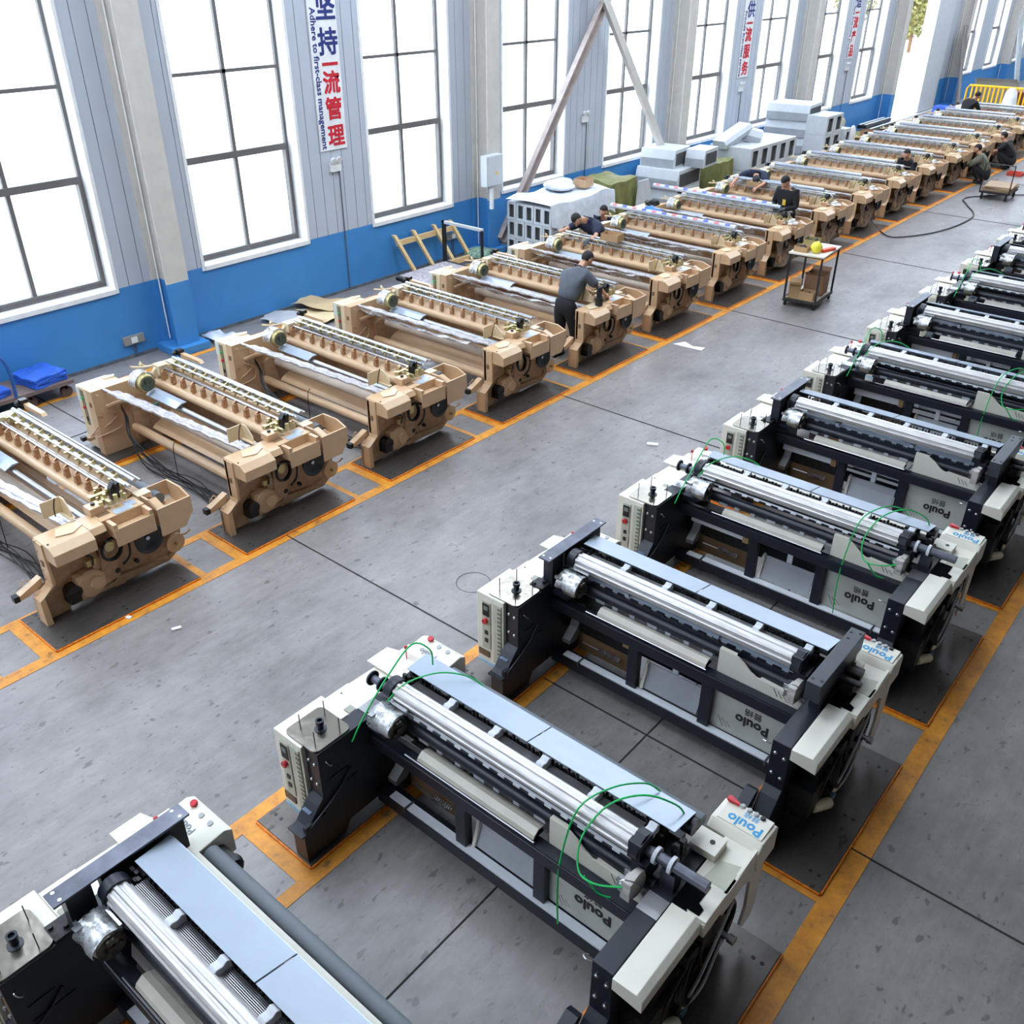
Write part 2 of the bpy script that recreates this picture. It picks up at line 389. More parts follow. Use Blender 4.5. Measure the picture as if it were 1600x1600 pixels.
# grey concrete islands hide the line between two plates, as painted
jt = MB()
for k in range(-3, 14):
    yj = 4.757+4.81*k
    jt.box(.0, 27, yj-.006, yj+.006, 0, .0065)
for x in (.0+1.9, 7.9-100, 10.44, 12.11+3.6): 
    if x > 0: jt.box(x-.005, x+.005, -16, 70, 0, .0062)
struct('trim_3', jt, mat('joint_sealant', (40, 38, 38), .8), 'dark saw-cut joints in the concrete floor')
cov = MB().ring((7.99, 5.41, .0), (0, 0, 1), .17, .006, 28, 4)
tag(cov.obj('inspection_cover', mat('cover_grey', (96, 100, 106), .6)), 'round cover ring set flush in the aisle floor beside the third cream loom', 'cover')

# steel base plates
def plate(x0, x1, y0, lab):
    t = thing('base_plate', lab, 'base plate', (x0, y0, 0), group='steel base plates under the looms')
    Wd = x1-x0
    Bx(0, Wd, 0, 1.47, .002, .03).obj('plate', PLATE, t, bev=.003)
    h = MB()
    for (u, v) in ((.06, .12), (.12, .12), (.06, .75), (.06, 1.33), (.12, 1.33), (Wd-.06, .12), (Wd-.12, .12), (Wd-.07, .72), (Wd-.13, .72), (Wd-.06, 1.33), (Wd-.12, 1.33)):
        h.cyl((u, v, .028), (u, v, .0315), .014, 10)
    h.obj('bolt_holes', INK, t)
    MB().box(Wd, Wd+.012, 0, 1.47, .001, .022).box(-.012, 0, 0, 1.47, .001, .022).box(0, Wd, -.012, 0, .001, .022).obj('painted_rim', mat('orange_rim_paint', (222, 124, 30), .5, noise=.3, nscale=30), t)
ORD = ['zeroth', 'nearest', 'second', 'third', 'fourth', 'fifth', 'sixth', 'seventh', 'eighth', 'ninth', 'tenth', 'eleventh', 'twelfth', 'thirteenth', 'fourteenth', 'fifteenth', 'sixteenth', 'farthest']
for i in range(1, NT+1):
    plate(5.2, 5.88, TY(i), 'dark floor plate under the aisle-side foot of the %s tan loom' % ORD[i])
    plate(2.3, 3.0, TY(i), 'dark floor plate under the window-side foot of the %s tan loom' % ORD[i])
for i in range(1, NW+1):
    o_ = ORD[i] if i < NW else 'farthest'
    plate(8.79, 9.385, WY(i), 'worn floor plate under the aisle-side foot of the %s cream loom' % o_)
    plate(11.4, 12.11, WY(i), 'shiny floor plate under the right foot of the %s cream loom' % o_)

# columns
for k in range(-1, 8):
    yc = 7.11+7.28*k
    t = thing('steel_column', 'painted steel column %s' % ['left of the nearest window, out of the corner', 'with the blue footing block beside the nearest window', 'with the grey electrical box on it', 'behind the tilted grey covers', 'beside the tall cover stack, fourth along the wall', 'just before the open door', 'behind the leaning grey profiles past the door', 'near the far green machine', 'farthest along the window wall'][k+1], 'column', (0, yc, 0), group='columns of the window wall')
    cm = STEELP
    MB().box(.0, .03, -.14, .14, 1.09, HZ).box(.03, .4, -.012, .012, 1.09, HZ).box(.4, .425, -.14, .14, 1.09, HZ).box(.0, .42, .1, .24, 1.09, HZ).obj('shaft', cm, t)
    MB().box(.0, .03, -.14, .14, .12, 1.09).box(.03, .4, -.012, .012, .12, 1.09).box(.4, .425, -.14, .14, .12, 1.09).box(0, .42, .1, .24, .12, 1.09).obj('blue_base', BLUEW, t)
    MB().box(0, .55, -.26, .34, 0, .12).obj('footing', BLUEW, t, bev=.01)
    MB().tube([(.06, -.05, .15), (.06, -.05, HZ)], .012, 6).obj('conduit', WHITE, t)

# window-wall signs
def sign(yc, ch, en, lab):
    t = thing('wall_sign', lab, 'sign', (0, yc, 0), group='slogan boards on the window wall')
    Bx(.0, .02, -.29, .29, 2.47, 7.0).obj('board', WHITE, t)
    ZO = [0, .42, .82, 1.09, 1.42, 1.92]
    for k, (c, m, sz) in enumerate(reversed(ch)):
        text('character', c, sz, m, basis((.022, .07, 2.67+ZO[k]), (0, 1, 0), (0, 0, 1)), t, bold=.003, thick=.0065)
    text('lettering', en, .155, SIGNB, basis((.022, -.2, 2.5), (0, 0, -1), (0, 1, 0)), t, bold=.003, align='RIGHT')
B_, R_ = SIGNB, SIGNR
sign(10.75, [('坚', B_, .42), ('持', B_, .42), ('一', R_, .34), ('流', R_, .36), ('管', R_, .36), ('理', R_, .36)], 'Adhere to first-class management', 'white slogan board in blue and red, nearest, ending in management')
sign(25.31, [('提', B_, .42), ('供', B_, .42), ('一', R_, .34), ('流', R_, .36), ('服', R_, .36), ('务', R_, .36)], 'Provide first-class service', 'white slogan board in blue and red ending in service')
sign(32.59, [('创', B_, .42), ('造', B_, .42), ('一', R_, .34), ('流', R_, .36), ('产', R_, .36), ('品', R_, .36)], 'Create first-class products', 'white slogan board in blue and red, farthest, ending in products')
for yc, l in ((10.75, 'under the management slogan board'), (18.03, 'below the crossing roof braces'), (25.31, 'under the service slogan board'), (32.59, 'under the products slogan board')):
    t = thing('emergency_light', 'white twin-head emergency light '+l, 'emergency light', (0, yc, 0), group='emergency lights')
    Bx(.0, .06, -.14, .08, 2.12, 2.27).obj('battery_case', WHITE, t, bev=.008)
    for s in (-.09, .03): MB().lathe((.03, s, 2.33), (.8, 0, -.3), [(0, .02), (.03, .05), (.07, .055)], 14).obj('lamp_head', WHITE, t, smooth=True)
    tag(MB().tube([(.012, yc+.07, 2.12), (.012, yc+.07, .03)], .009, 6).obj('cable_conduit', PVC), 'thin dark conduit running down the wall from the emergency light '+l, 'conduit')
# crossing braces
def brace(a, b, m, lab):
    a = Vector(a); b = Vector(b); d = (b-a); L = d.length; d.normalize(); M = basis(a, d, (1, 0, 0))
    mb = MB().box(0, L, -.05, .05, -.09, .09)
    if 'weathered' in lab: mb = MB().box(0, L, -.06, -.045, -.1, .1).box(0, L, -.045, .06, .085, .1).box(0, L, -.045, .06, -.1, -.085)
    tag(mb.xf(M).obj('diagonal_brace', m), lab, 'brace')
brace((.47, 14.6, .25), (.30, 18.35, 4.7), mat('weathered_brace', (166, 152, 146), .6, noise=.15), 'weathered grey channel brace leaning up from the electrical box column')
brace((.47, 21.45, .35), (.33, 17.65, 5.1), STEELP, 'smooth pale square brace slanting down to the grey covers')

# electrical box
t = thing('electrical_box', 'light grey electrical box with a yellow warning triangle on the second column', 'electrical box', (0, 14.3, 0))
Bx(.43, .6, -.28, .2, 1.4, 1.98).obj('cabinet', GALV, t, bev=.01)
Bx(.6, .612, -.26, .18, 1.42, 1.96).obj('door', GALV, t)
MB().prism([(-.03, 1.62), (.05, 1.62), (.01, 1.69)], 'x', .6125, .614).obj('warning_triangle', YEL, t)
MB().box(.5, .56, -.1, -.04, .95, 1.4).obj('cable_duct', WHITE, t)
for yb, zb, l in ((6.48, .28, 'low on the blue wall near the nearest column'), (13.6, .45, 'behind the leaning timber rack')):
    t = thing('socket_box', 'grey metal socket box '+l, 'socket box', (0, yb, 0))
    Bx(0, .05, -.17, .17, zb-.06, zb+.07).obj('housing', mat('socket_grey', (140, 138, 134), .5), t, bev=.004)
    Bx(.05, .056, -.05, .05, zb-.04, zb+.05).obj('socket_plate', WHITE, t)
    MB().tube([(.02, -.02, zb-.06), (.02, -.02, .02)], .008).tube([(.02, .02, zb-.06), (.02, .02, .02)], .008).obj('conduit', PVC, t)

# ================================================================ CREAM LOOMS (right rows)
def bolt(p, d, r=.012, t=None, m=None):
    MB().lathe(p, d, [(0, r), (.008, r), (.014, r*.6)], 8).obj('bolt', m or CHROME, t, smooth=True)
def logo(t, c, x, y, size, m, m2, sub=True):
    """brand lettering, upside down for a viewer at the front"""
    text('lettering', 'Poulo', size, m, basis(c, x, y), t, bold=size*.03)
    if sub:
        yv = Vector(y).normalized()
        text('chinese_lettering', '普络', size*.62, m2, basis(Vector(c)-yv*size*.85, x, y), t, ext=.001)
def cream_loom(kind):
    t = thing('cream_loom', 'x', 'loom', group='cream and navy looms')
    x0, x1, z0 = .435, .562, .03
    # frames
    prof = [(.01, z0), (.01, .30), (.05, .33), (.15, .45), (.20, .50), (.20, .895), (1.2, .895), (1.3, .8), (1.3, z0), (.9, z0), (.85, .12), (.4, .12), (.35, z0)]
    lf = MB().prism(prof, 'x', x0, x1).obj('left_frame', NAVY, t, bev=.004)
    MB().box(x0-.01, x1+.01, -.02, .1, .29, .305).box(x1-.02, x1+.01, .02, .2, .30, .36).obj('toe_shelf', NAVY, lf)
    Bx(x0+.02, x1-.03, .09, .17, .405, .41).xf(Matrix.Translation((0, 0, 0))).obj('foil_label', mat('crinkled_foil', (150, 168, 200), .25, metal=.6, noise=.5, nscale=60), lf)
    for bx in (x0+.035, x1-.035):
        for bz in (.8, .62): bolt((bx, .2, bz-.01*(bx > .5)), (0, -1, 0), .014, lf)
    MB().tube([(x1, .26, .80), (x1+.03, .24, .82), (x1+.05, .25, .80), (x1+.05, .27, .78), (x1+.03, .28, .775)], .004, 5).obj('hook', CHROME, lf)
    MB().box(x1, x1+.006, .27, .42, .62, .625).box(x1, x1+.006, .27, .5, .5, .505).tube([(x1+.01, .05, .33), (x1+.012, .3, .46), (x1+.01, .45, .60)], .008, 6).obj('side_rails', NAVY, lf)
    rx0, rx1 = 2.745, 2.875
    rf = MB().prism(prof, 'x', rx0, rx1).obj('right_frame', NAVY, t, bev=.004)
    for bx in (rx0+.035, rx1-.03):
        for bz in (.8, .62): bolt((bx, .2, bz-.02*(bx > 2.8)), (0, -1, 0), .014, rf)
    MB().cyl((rx0+.05, .34, .885), (rx0+.05, .34, .888), .018, 14).obj('cap', WHITE, rf)
    MB().cyl((rx0+.1, .24, .885), (rx0+.1, .24, .887), .008, 8).cyl((rx0+.03, .75, .885), (rx0+.03, .75, .887), .01, 8).obj('hole', INK, rf)
    MB().tube([(rx0, .24, .82), (rx0-.05, .22, .83), (rx0-.08, .24, .82), (rx0-.06, .26, .81)], .005, 5).obj('hook', CHROME, rf)
    MB().prism([(-.1, .33), (-.1, .36), (.12, .47), (.16, .45), (.1, .36), (.0, .26), (-.06, .26)], 'x', rx0-.09, rx0-.01).obj('toe_bracket', NAVY, rf)
    # left control box
    cb = MB().prism([(.168, .195), (.168, .9), (.58, .9), (.58, .25), (.5, .195)], 'x', .15, x0).obj('control_box', CREAM, t, bev=.006)
    Bx(.215, .30, .158, .166, .36, .84).obj('recess', CREAMD, cb)
    Bx(.222, .292, .152, .16, .70, .82).obj('display', DARK, cb)
    MB().box(.235, .28, .15, .153, .76, .80).obj('screen', mat('lcd', (120, 128, 118), .3), cb)
    MB().lathe((.258, .158, .655), (0, -1, 0), [(0, .02), (.015, .02), (.02, .027), (.03, .024)], 14).obj('emergency_button', RED, cb, smooth=True)
    for bz in (.53, .45): Bx(.245, .275, .15, .16, bz-.018, bz+.018).obj('switch', BLACK, cb)
    Bx(.17, .285, .158, .166, .27, .33).obj('nameplate', mat('bronze_nameplate', (104, 92, 78), .4, metal=.4), cb)
    vs = MB()
    Bx(.335, .415, .158, .166, .25, .86).obj('vent_recess', CREAMD, cb)
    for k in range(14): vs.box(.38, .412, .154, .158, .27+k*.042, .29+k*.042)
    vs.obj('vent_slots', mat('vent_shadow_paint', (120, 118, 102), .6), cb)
    Bx(.16, .15+.26, .16, .166, .192, .215).obj('blue_strip', mat('pale_blue_print', (150, 190, 214), .5), cb)
    # mirror tray on top with spikes
    pts = []
    for cx, cyy, a0 in ((.51, .46, 0), (.28, .46, 90), (.28, .235, 180), (.51, .235, 270)):
        for k in range(5):
            a = math.radians(a0+k*22.5); pts.append((cx+.045*math.cos(a), cyy+.045*math.sin(a)))
    tr = MB().prism(pts, 'z', .9, .912).obj('steel_tray', MIRROR, t)
    for px, py in ((.30, .28), (.50, .24), (.32, .47), (.52, .43)): MB().cyl((px, py, .91), (px, py, 1.03), .0035, 6).obj('spike', INK, tr)
    MB().lathe((.41, .36, .91), (0, 0, 1), [(0, .04), (.008, .042), (.012, .022), (.05, .022), (.055, .03), (.08, .03), (.08, .018), (.06, .015)], 16).obj('knob', NAVY, tr, smooth=True)
    # left rear covers
    rc = MB().prism([(.585, .25), (.585, .875), (.80, .875), (.80, .865), (1.24, .85), (1.24, .4), (.9, .25)], 'x', .17, x0).obj('rear_cover', CREAM, t, bev=.005)
    MB().prism([(.10, 1.05), (.10, 1.25), (.2, 1.28), (.2, 1.38), (.43, 1.38), (.43, 1.05)], 'z', .872, .882).obj('wing_plate', CREAM, rc)
    MB().box(.36, .42, .6, .66, .876, .884).obj('inlay_plate', mat('dull_inlay', (150, 148, 136), .4, metal=.4), rc)
    MB().cyl((.30, 1.1, .87), (.30, 1.1, .875), .008, 8).cyl((.22, .7, .875), (.22, .7, .88), .006, 8).obj('screws', INK, rc)
    # rear left push-button panel
    rp = MB().prism([(1.24, .80), (1.24, .86), (1.29, .91), (1.48, .93), (1.53, .90), (1.53, .72), (1.36, .72)], 'x', .25, .64).obj('rear_panel', CREAM, t, bev=.008)
    MB().lathe((.34, 1.48, .925), (0, -.2, 1), [(0, .018), (.015, .018), (.018, .025), (.03, .022)], 12).obj('emergency_button', RED, rp, smooth=True)
    for k, bx in enumerate((.44, .53)): MB().lathe((bx, 1.46, .92), (0, -.2, 1), [(0, .018), (.015, .018)], 12).obj('push_button', GREYB, rp)
    text('lettering', 'Poulo', .07, mat('faint_print', (130, 140, 150), .5), basis((.42, 1.36, .922), (-1, 0, 0), (0, -1, -.1)), rp, ext=.001)
    MB().cyl((.31, 1.25, .88), (.31, 1.25, .98), .004, 6).ball((.31, 1.25, .99), .016, 10, 6).obj('lever', RED, rp)
    MB().ball((.76, 1.44, .78), (.06, .05, .06)).cyl((.64, 1.42, .80), (.80, 1.42, .80), .05).obj('motor_cover', BLACK, t, smooth=True)
    # right cream covers
    gd = MB().prism([(2.885, .82), (2.885, .912), (3.03, .918), (3.065, .89), (3.065, .80)], 'y', .175, .75).prism([(3.055, .80), (3.066, .80), (3.066, .885), (3.055, .89)], 'y', .175, .75).obj('front_cover', CREAM, t, bev=.004)
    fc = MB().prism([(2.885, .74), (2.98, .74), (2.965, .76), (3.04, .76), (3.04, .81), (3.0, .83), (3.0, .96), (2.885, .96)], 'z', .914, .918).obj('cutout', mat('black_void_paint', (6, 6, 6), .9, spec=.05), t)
    mc = MB().box(2.885, 3.09, .96, 1.40, .74, .9).box(2.965, 3.09, .75, .98, .78, .912).obj('middle_cover', CREAM, t, bev=.005)
    MB().box(2.76, 2.93, 1.12, 1.27, .90, .955).obj('step_block', CREAM, mc, bev=.004)
    MB().cyl((2.87, 1.20, .955), (2.87, 1.20, .958), .016, 12).obj('pocket_hole', INK, mc)
    MB().prism([(2.93, 1.0), (3.07, 1.0), (3.07, 1.2), (2.95, 1.16)], 'z', .9, .902).obj('sunk_pocket', CREAMD, mc)
    # side guard plate
    MB().prism([(.745, .80), (.745, .888), (.80, .90), (1.10, .9), (1.35, .915), (1.54, .915), (1.50, .80), (1.49, .30), (1.46, .215), (1.36, .20), (1.31, .26), (1.35, .40), (1.33, .66), (1.20, .76), (.9, .80)], 'x', 3.066, 3.085).obj('side_guard', CREAM, t)
    pb = MB().prism([(1.33, .80), (1.33, .90), (1.38, .945), (1.56, .935), (1.59, .90), (1.59, .72), (1.36, .72)], 'x', 2.76, 3.10).obj('panel_box', CREAM, t, bev=.01)
    Bx(2.79, 3.08, 1.39, 1.56, .94, .952).obj('lid', CREAM, pb, bev=.004)
    text('lettering', 'Poulo', .095, INKB, basis((2.95, 1.435, .9525), (-1, 0, 0), (0, -1, 0)), pb, bold=.003, ext=.001)
    text('chinese_lettering', '普络', .05, INKB, basis((2.96, 1.51, .9525), (-1, 0, 0), (0, -1, 0)), pb, ext=.001)
    MB().lathe((2.80, 1.545, .94), (0, 0, 1), [(0, .016), (.02, .016), (.022, .024), (.036, .02)], 12).prism([(2.80, 1.525), (2.86, 1.53), (2.86, 1.545), (2.80, 1.56)], 'z', .955, .975).obj('emergency_button', RED, pb, smooth=True)
    for k in range(4): MB().lathe((2.88+k*.045, 1.548-k*.003, .94), (0, 0, 1), [(0, .016), (.022, .016), (.026, .012)], 12).obj('push_button', GREYB if k < 3 else BLACK, pb, smooth=True)
    # machinery under the right covers
    mm = MB().box(2.9, 3.02, .4, 1.3, .12, .62).box(2.88, 3.05, .3, .6, .25, .5)
    random.seed(3)
    for k in range(16):
        yy = .4+random.random()*.8; zz = .2+random.random()*.5; mm.cyl((3.0, yy, zz), (3.04+random.random()*.05, yy, zz), .02+random.random()*.06, 12)
    mm.obj('gear_train', MACH, t)
    cbm = MB()
    for k in range(5): cbm.ring((3.05+k*.008, .66+.012*k, .45), (1, .2, .1), .11+.008*k, .007, 22, 5)
    cbm.tube([(3.04, .45, .3), (3.06, .5, .5), (3.06, .7, .62), (3.05, .9, .6)], .01).tube([(3.05, .55, .2), (3.09, .7, .3), (3.06, .9, .42)], .012)
    cbm.obj('cable_coil', BLACK, t, smooth=True)
    MB().lathe((3.03, .42, .26), (.35, .7, -.1), [(0, .03), (.01, .04), (.15, .04), (.17, .03), (.18, .01)], 14).obj('oil_filter', IVORY, t, smooth=True)
    MB().lathe((3.04, .58, .3), (.3, .8, -.1), [(0, .03), (.01, .035), (.1, .035), (.12, .01)], 14).obj('oil_filter', IVORY, t, smooth=True)
    MB().tube([(3.07, .62, .24), (3.1, .75, .4), (3.1, .95, .62), (3.08, 1.12, .7)], .01).tube([(3.07, .66, .2), (3.11, .8, .3), (3.1, 1.0, .5)], .009).obj('air_hose', TUBEC, t, smooth=True)
    MB().cyl((3.05, 1.02, .52), (3.13, 1.02, .52), .018).cyl((3.13, 1.02, .52), (3.17, 1.02, .52), .028).obj('shaft_end', CHROME, t, smooth=True)
    MB().ring((3.06, 1.02, .5), (1, 0, 0), .2, .014, 28, 6).obj('wheel_rim', DARK, t, smooth=True)
    MB().box(3.05, 3.1, .62, .68, .2, .23).obj('foil_tag', mat('blue_foil', (120, 170, 190), .3, metal=.5), t)
    # cross members
    MB().box(x1, rx0, .635, .731, .65, .745).box(x1, rx0, .640, .646, .745, .755).obj('front_beam', NAVY, t, bev=.005)
    lr = MB().box(x1, rx0, .655, .735, .09, .19).obj('lower_rail', NAVY, t, bev=.004)
    Bx(.68, rx0, .665, .73, .19, .202).obj('rail_strip', ALU, lr)
    for k, cx in enumerate((.84, 2.56)): Bx(cx, cx+.015, .645, .738, .17, .21).obj('rail_clip', GREYST, lr)
    MB().box(x1, rx0, .76, .80, .12, .15).obj('inner_beam', NAVY, t)
    MB().box(x1, rx0, 1.08, 1.18, .2, .34).obj('back_beam', NAVY, t)
    MB().box(x1, rx0, .84, 1.2, .50, .52).box(x1, 1.3, .84, .86, .36, .52).obj('belly_pan', MACH, t)
    for px in (1.30, 1.965): Bx(px, px+.09, .69, .76, .19, .66).obj('post', NAVY, t, bev=.004)
    MB().prism([(.735, .22), (.748, .22), (.80, .36), (.81, .44), (.80, .44), (.79, .37)], 'x', 1.44, 1.93).obj('grey_guard', mat('grey_guard_sheet', (170, 172, 178), .35), t)
    MB().prism([(.715, .22), (.745, .22), (.80, .36), (.815, .45), (.77, .44), (.76, .36)], 'x', 1.42, 1.445).obj('guard_edge', CREAM, t)
    pp = MB().prism([(.745, .20), (.757, .20), (.757, .64), (.745, .64)], 'x', 2.055, 2.745).obj('branded_panel', mat('warm_grey_panel', (192, 192, 184), .4), t)
    logo(pp, (2.385, .743, .39), (-1, 0, 0), (0, 0, -1), .118, INK, INK)
    st = MB()
    for k in range(3): st.add([(2.16+k*.03, .7435, .235+k*.012), (2.166+k*.03, .7435, .235+k*.012), (2.112+k*.035, .7435, .33-.012*k), (2.106+k*.035, .7435, .33-.012*k)], [(0, 1, 2, 3)])
    st.obj('stripes', INK, pp)
    cv = [(2.05, .74), (2.05, .955), (2.18, .955), (2.20, .948), (2.25, .92), (2.31, .87), (2.36, .845), (2.39, .848), (2.70, .83), (2.73, .80), (2.73, .74)]
    up_ = MB().prism(cv, 'y', .732, .744).obj('curved_panel', CREAM, t)
    MB().prism([(2.05, .95), (2.18, .95), (2.18, .958), (2.05, .958)], 'y', .733, .765).prism([(2.385, .84), (2.70, .825), (2.70, .833), (2.385, .85)], 'y', .733, .765).obj('folded_lip', CREAM, up_)
    st = MB()
    for k in range(3): st.prism([(2.53+k*.035, .77), (2.536+k*.035, .77), (2.50+k*.035, .81+.01*(2-k)), (2.494+k*.035, .81+.01*(2-k))], 'y', .7305, .732)
    st.obj('stripes', INK, up_)
    # cloth guide tray (hexagonal cream trough)
    MB().prism([(.66, .775), (.672, .80), (.712, .828), (.748, .818), (.775, .80), (.775, .79), (.745, .806), (.712, .816), (.68, .79)], 'x', 1.0, 1.985).obj('guide_tray', mat('satin_cream_tray', (188, 182, 168), .38), t)
    MB().box(1.0, 1.985, .668, .765, .768, .776).obj('tray_bed', NAVY, t)
    MB().tube([(.90, .65, .775), (2.0, .65, .775)], .006, 6).obj('tray_rod', STEEL, t, smooth=True)
    MB().cyl((x1, .808, .868), (rx0, .808, .868), .044, 20).obj('breast_roller', NAVY, t, smooth=True)
    # lower heald bars with foam blocks
    hb = MB()
    for k in range(6): hb.box(.78, 2.72, .785+k*.013, .791+k*.013, .815+.002*k, .826+.002*k)
    hb.obj('lower_heald_bars', RIB, t)
    for k in range(11):
        bx = .90+k*.165; MB().prism([(.779, .80), (.779, .835), (.79, .848), (.845, .852), (.845, .80)], 'x', bx, bx+(.05 if k % 3 else .09)).obj('foam_block', FOAMG, t, bev=.006)
    # ribbed wrapped main shaft
    pr = []; n = 48
    for k in range(n):
        a = 2*PI*k/n; r = .064*(1+(.13 if k % 6 < 3 else 0)); pr.append((.825+r*math.cos(a), 1.085+r*math.sin(a)))
    MB().prism(pr, 'x', .69, 2.58).obj('wrapped_shaft', WRAP, t)
    if kind == 'A':
        jg = MB().box(.74, 2.6, .775, .79, .995, 1.003)
        for k in range(15): jg.box(.76+k*.122, .81+k*.122, .765, .79, .985, 1.0)
        jg.obj('reed_clips', ALU, t)
        MB().box(.70, 2.62, .80, .90, .955, .97).obj('reed_tray', NAVY, t)
    else:
        MB().prism([(.815, .955), (.93, 1.005), (.93, .995), (.815, .945)], 'x', .68, 2.70).obj('reed_sheet', SHEET, t)
        jg = MB().box(.68, 2.70, .80, .82, .915, .94)
        for k in range(16): jg.box(.72+k*.122, .79+k*.122, .80, .835, .94, .958)
        jg.obj('jagged_guide', NAVY, t)
        for k in (1.15, 1.95): Bx(k, k+.04, .81, .90, .955, .99).obj('sheet_bracket', SHEET, t)
    # upper heald rods with foam blocks
    for k in range(8): MB().cyl((.72, .892+k*.0095, 1.095), (2.56, .892+k*.0095, 1.095), .003, 5).obj('heald_rod', STEEL, t)
    for k in range(5):
        bx = 1.05+k*.385; MB().prism([(.865, 1.085), (.865, 1.13), (.885, 1.15), (.92, 1.142), (.945, 1.158), (.968, 1.14), (.968, 1.08)], 'x', bx, bx+.055).obj('foam_block', FOAM, t, bev=.006)
    dk = MB().box(.7, 2.62, .972, .99, 1.05, 1.09)
    random.seed(9)
    for k in range(60): bx = .72+k*.031; dk.box(bx, bx+.016, .965+random.random()*.01, .985, 1.09, 1.10+random.random()*.03)
    dk.obj('drop_wire_comb', MACH, t)
    # sloping rear table sheets
    for a, b in ((.63, 1.68), (1.69, 2.74)):
        pl_ = [(a, .965, 1.158), (b, .965, 1.158), (b, 1.205, 1.102), (a-.06*(a < 1), 1.205, 1.102)]
        MB().add(pl_+[(x, y, z-.006) for x, y, z in pl_], [(0, 1, 2, 3), (7, 6, 5, 4), (0, 4, 5, 1), (1, 5, 6, 2), (2, 6, 7, 3), (3, 7, 4, 0)]).box(a-.04*(a < 1), b, 1.203, 1.21, 1.03, 1.10).obj('table_sheet', SHEET, t)
    MB().box(.6, 2.70, 1.25, 1.29, .93, .955).obj('rear_ledge', CREAM, t)
    MB().box(.6, 2.70, 1.0, 1.2, .85, .90).obj('table_support', NAVY, t)
    MB().cyl((.66, 1.36, .86), (2.72, 1.36, .86), .055, 18).obj('rear_roller', ROLLERG, t, smooth=True)
    for a in (.58, 2.70): MB().cyl((a, 1.16, 1.04), (a+.07, 1.16, 1.04), .055, 16).obj('roller_bearing', NAVY, t, smooth=True)
    # shaft clamps and ends
    MB().cyl((.62, .83, 1.085), (.69, .825, 1.085), .085, 18).ball((.62, .83, 1.06), (.045, .06, .09)).obj('shaft_clamp', NAVY, t, smooth=True)
    MB().box(.58, .66, .76, .90, .89, 1.02).box(2.60, 2.70, .76, .90, .89, 1.03).obj('shaft_stand', NAVY, t)
    MB().box(2.57, 2.65, .76, .89, 1.02, 1.15).cyl((2.58, .825, 1.085), (2.64, .825, 1.085), .088, 8).obj('shaft_clamp', NAVY, t)
    random.seed(14)
    mc2 = MB().box(.60, .76, .90, 1.06, 1.02, 1.05)
    for k in range(22): xx = .60+random.random()*.13; yy = .90+random.random()*.14; mc2.box(xx, xx+.03, yy, yy+.02, 1.03, 1.07+random.random()*.06)
    mc2.obj('link_bracket', DARK, t)
    mc2 = MB().box(2.56, 2.81, .88, 1.06, .97, 1.01)
    for k in range(26): xx = 2.56+random.random()*.22; yy = .88+random.random()*.16; mc2.box(xx, xx+.03, yy, yy+.02, .98, 1.05+random.random()*.08)
    mc2.obj('link_bracket', DARK, t)
    if kind == 'A':
        sp_ = MB().cyl((.40, .84, 1.03), (.62, .84, 1.03), .028, 16).obj('spool_shaft', GREYST, t, smooth=True)
        for a in (.40, .50): MB().cyl((a, .84, 1.03), (a+.012, .84, 1.03), .055, 22).obj('spool_disc', NAVY, sp_, smooth=True)
        es = MB().cyl((2.64, .845, 1.055), (3.03, .845, 1.055), .034, 16).obj('end_shaft', GREYST, t, smooth=True)
        for a in (2.70, 2.80): MB().cyl((a, .845, 1.055), (a+.022, .845, 1.055), .052, 20).obj('toothed_ring', FOAM, es)
        MB().box(rx0+.02, rx1-.02, .80, .88, .89, 1.03).obj('shaft_stand', NAVY, t)
        MB().box(x0+.005, x1-.005, .66, .80, .896, .90).obj('scraped_patch', STEEL, t)
        MB().box(rx0+.0, rx1, .60, .74, .896, .90).obj('scraped_patch', STEEL, t)
    else:
        Bx(.495, .59, .60, .74, .89, 1.172).obj('upright_post', NAVY, t, bev=.003)
        pl = Bx(.488, .60, .54, 1.325, 1.172, 1.186).obj('lifting_plate', GREYST, t, bev=.002)
        h = MB()
        for u, v in ((.51, .58), (.575, .585), (.51, 1.27), (.575, 1.28)): h.cyl((u, v, 1.186), (u, v, 1.188), .011, 10)
        h.obj('plate_hole', WHITE, pl)
        MB().box(.50, .56, .80, 1.3, .885, 1.172).obj('web_plate', INK, t)
        hb = Bx(2.768, 2.872, .55, 1.30, 1.03, 1.18).obj('lifting_beam', mat('graphite_beam', (62, 64, 72), .4, noise=.12), t, bev=.003)
        MB().box(2.78, 2.86, .66, 1.26, .89, 1.03).obj('beam_web', NAVY, hb)
        h = MB()
        for u, v in ((2.79, .60), (2.85, .61), (2.79, 1.24), (2.85, 1.26), (2.80, 1.16)): h.cyl((u, v, 1.18), (u, v, 1.183), .011, 10)
        h.obj('plate_hole', INK, hb)
        MB().cyl((2.87, .93, 1.02), (3.02, .93, 1.02), .022).cyl((2.87, 1.02, 1.03), (2.99, 1.02, 1.03), .03).box(2.88, 2.98, 1.06, 1.10, 1.0, 1.03).box(2.90, 2.98, .9, 1.06, .89, 1.0).obj('end_shaft', DARK, t, smooth=True)
        MB().box(x0, x1, .50, .62, .895, .92).cyl((.47, .52, .9), (.47, .52, .94), .014).cyl((.52, .58, .9), (.52, .58, .94), .014).obj('bracket', DARK, t)
    # left weft drum wrapped in film
    DX, DY, DZ = .68, .67, .945
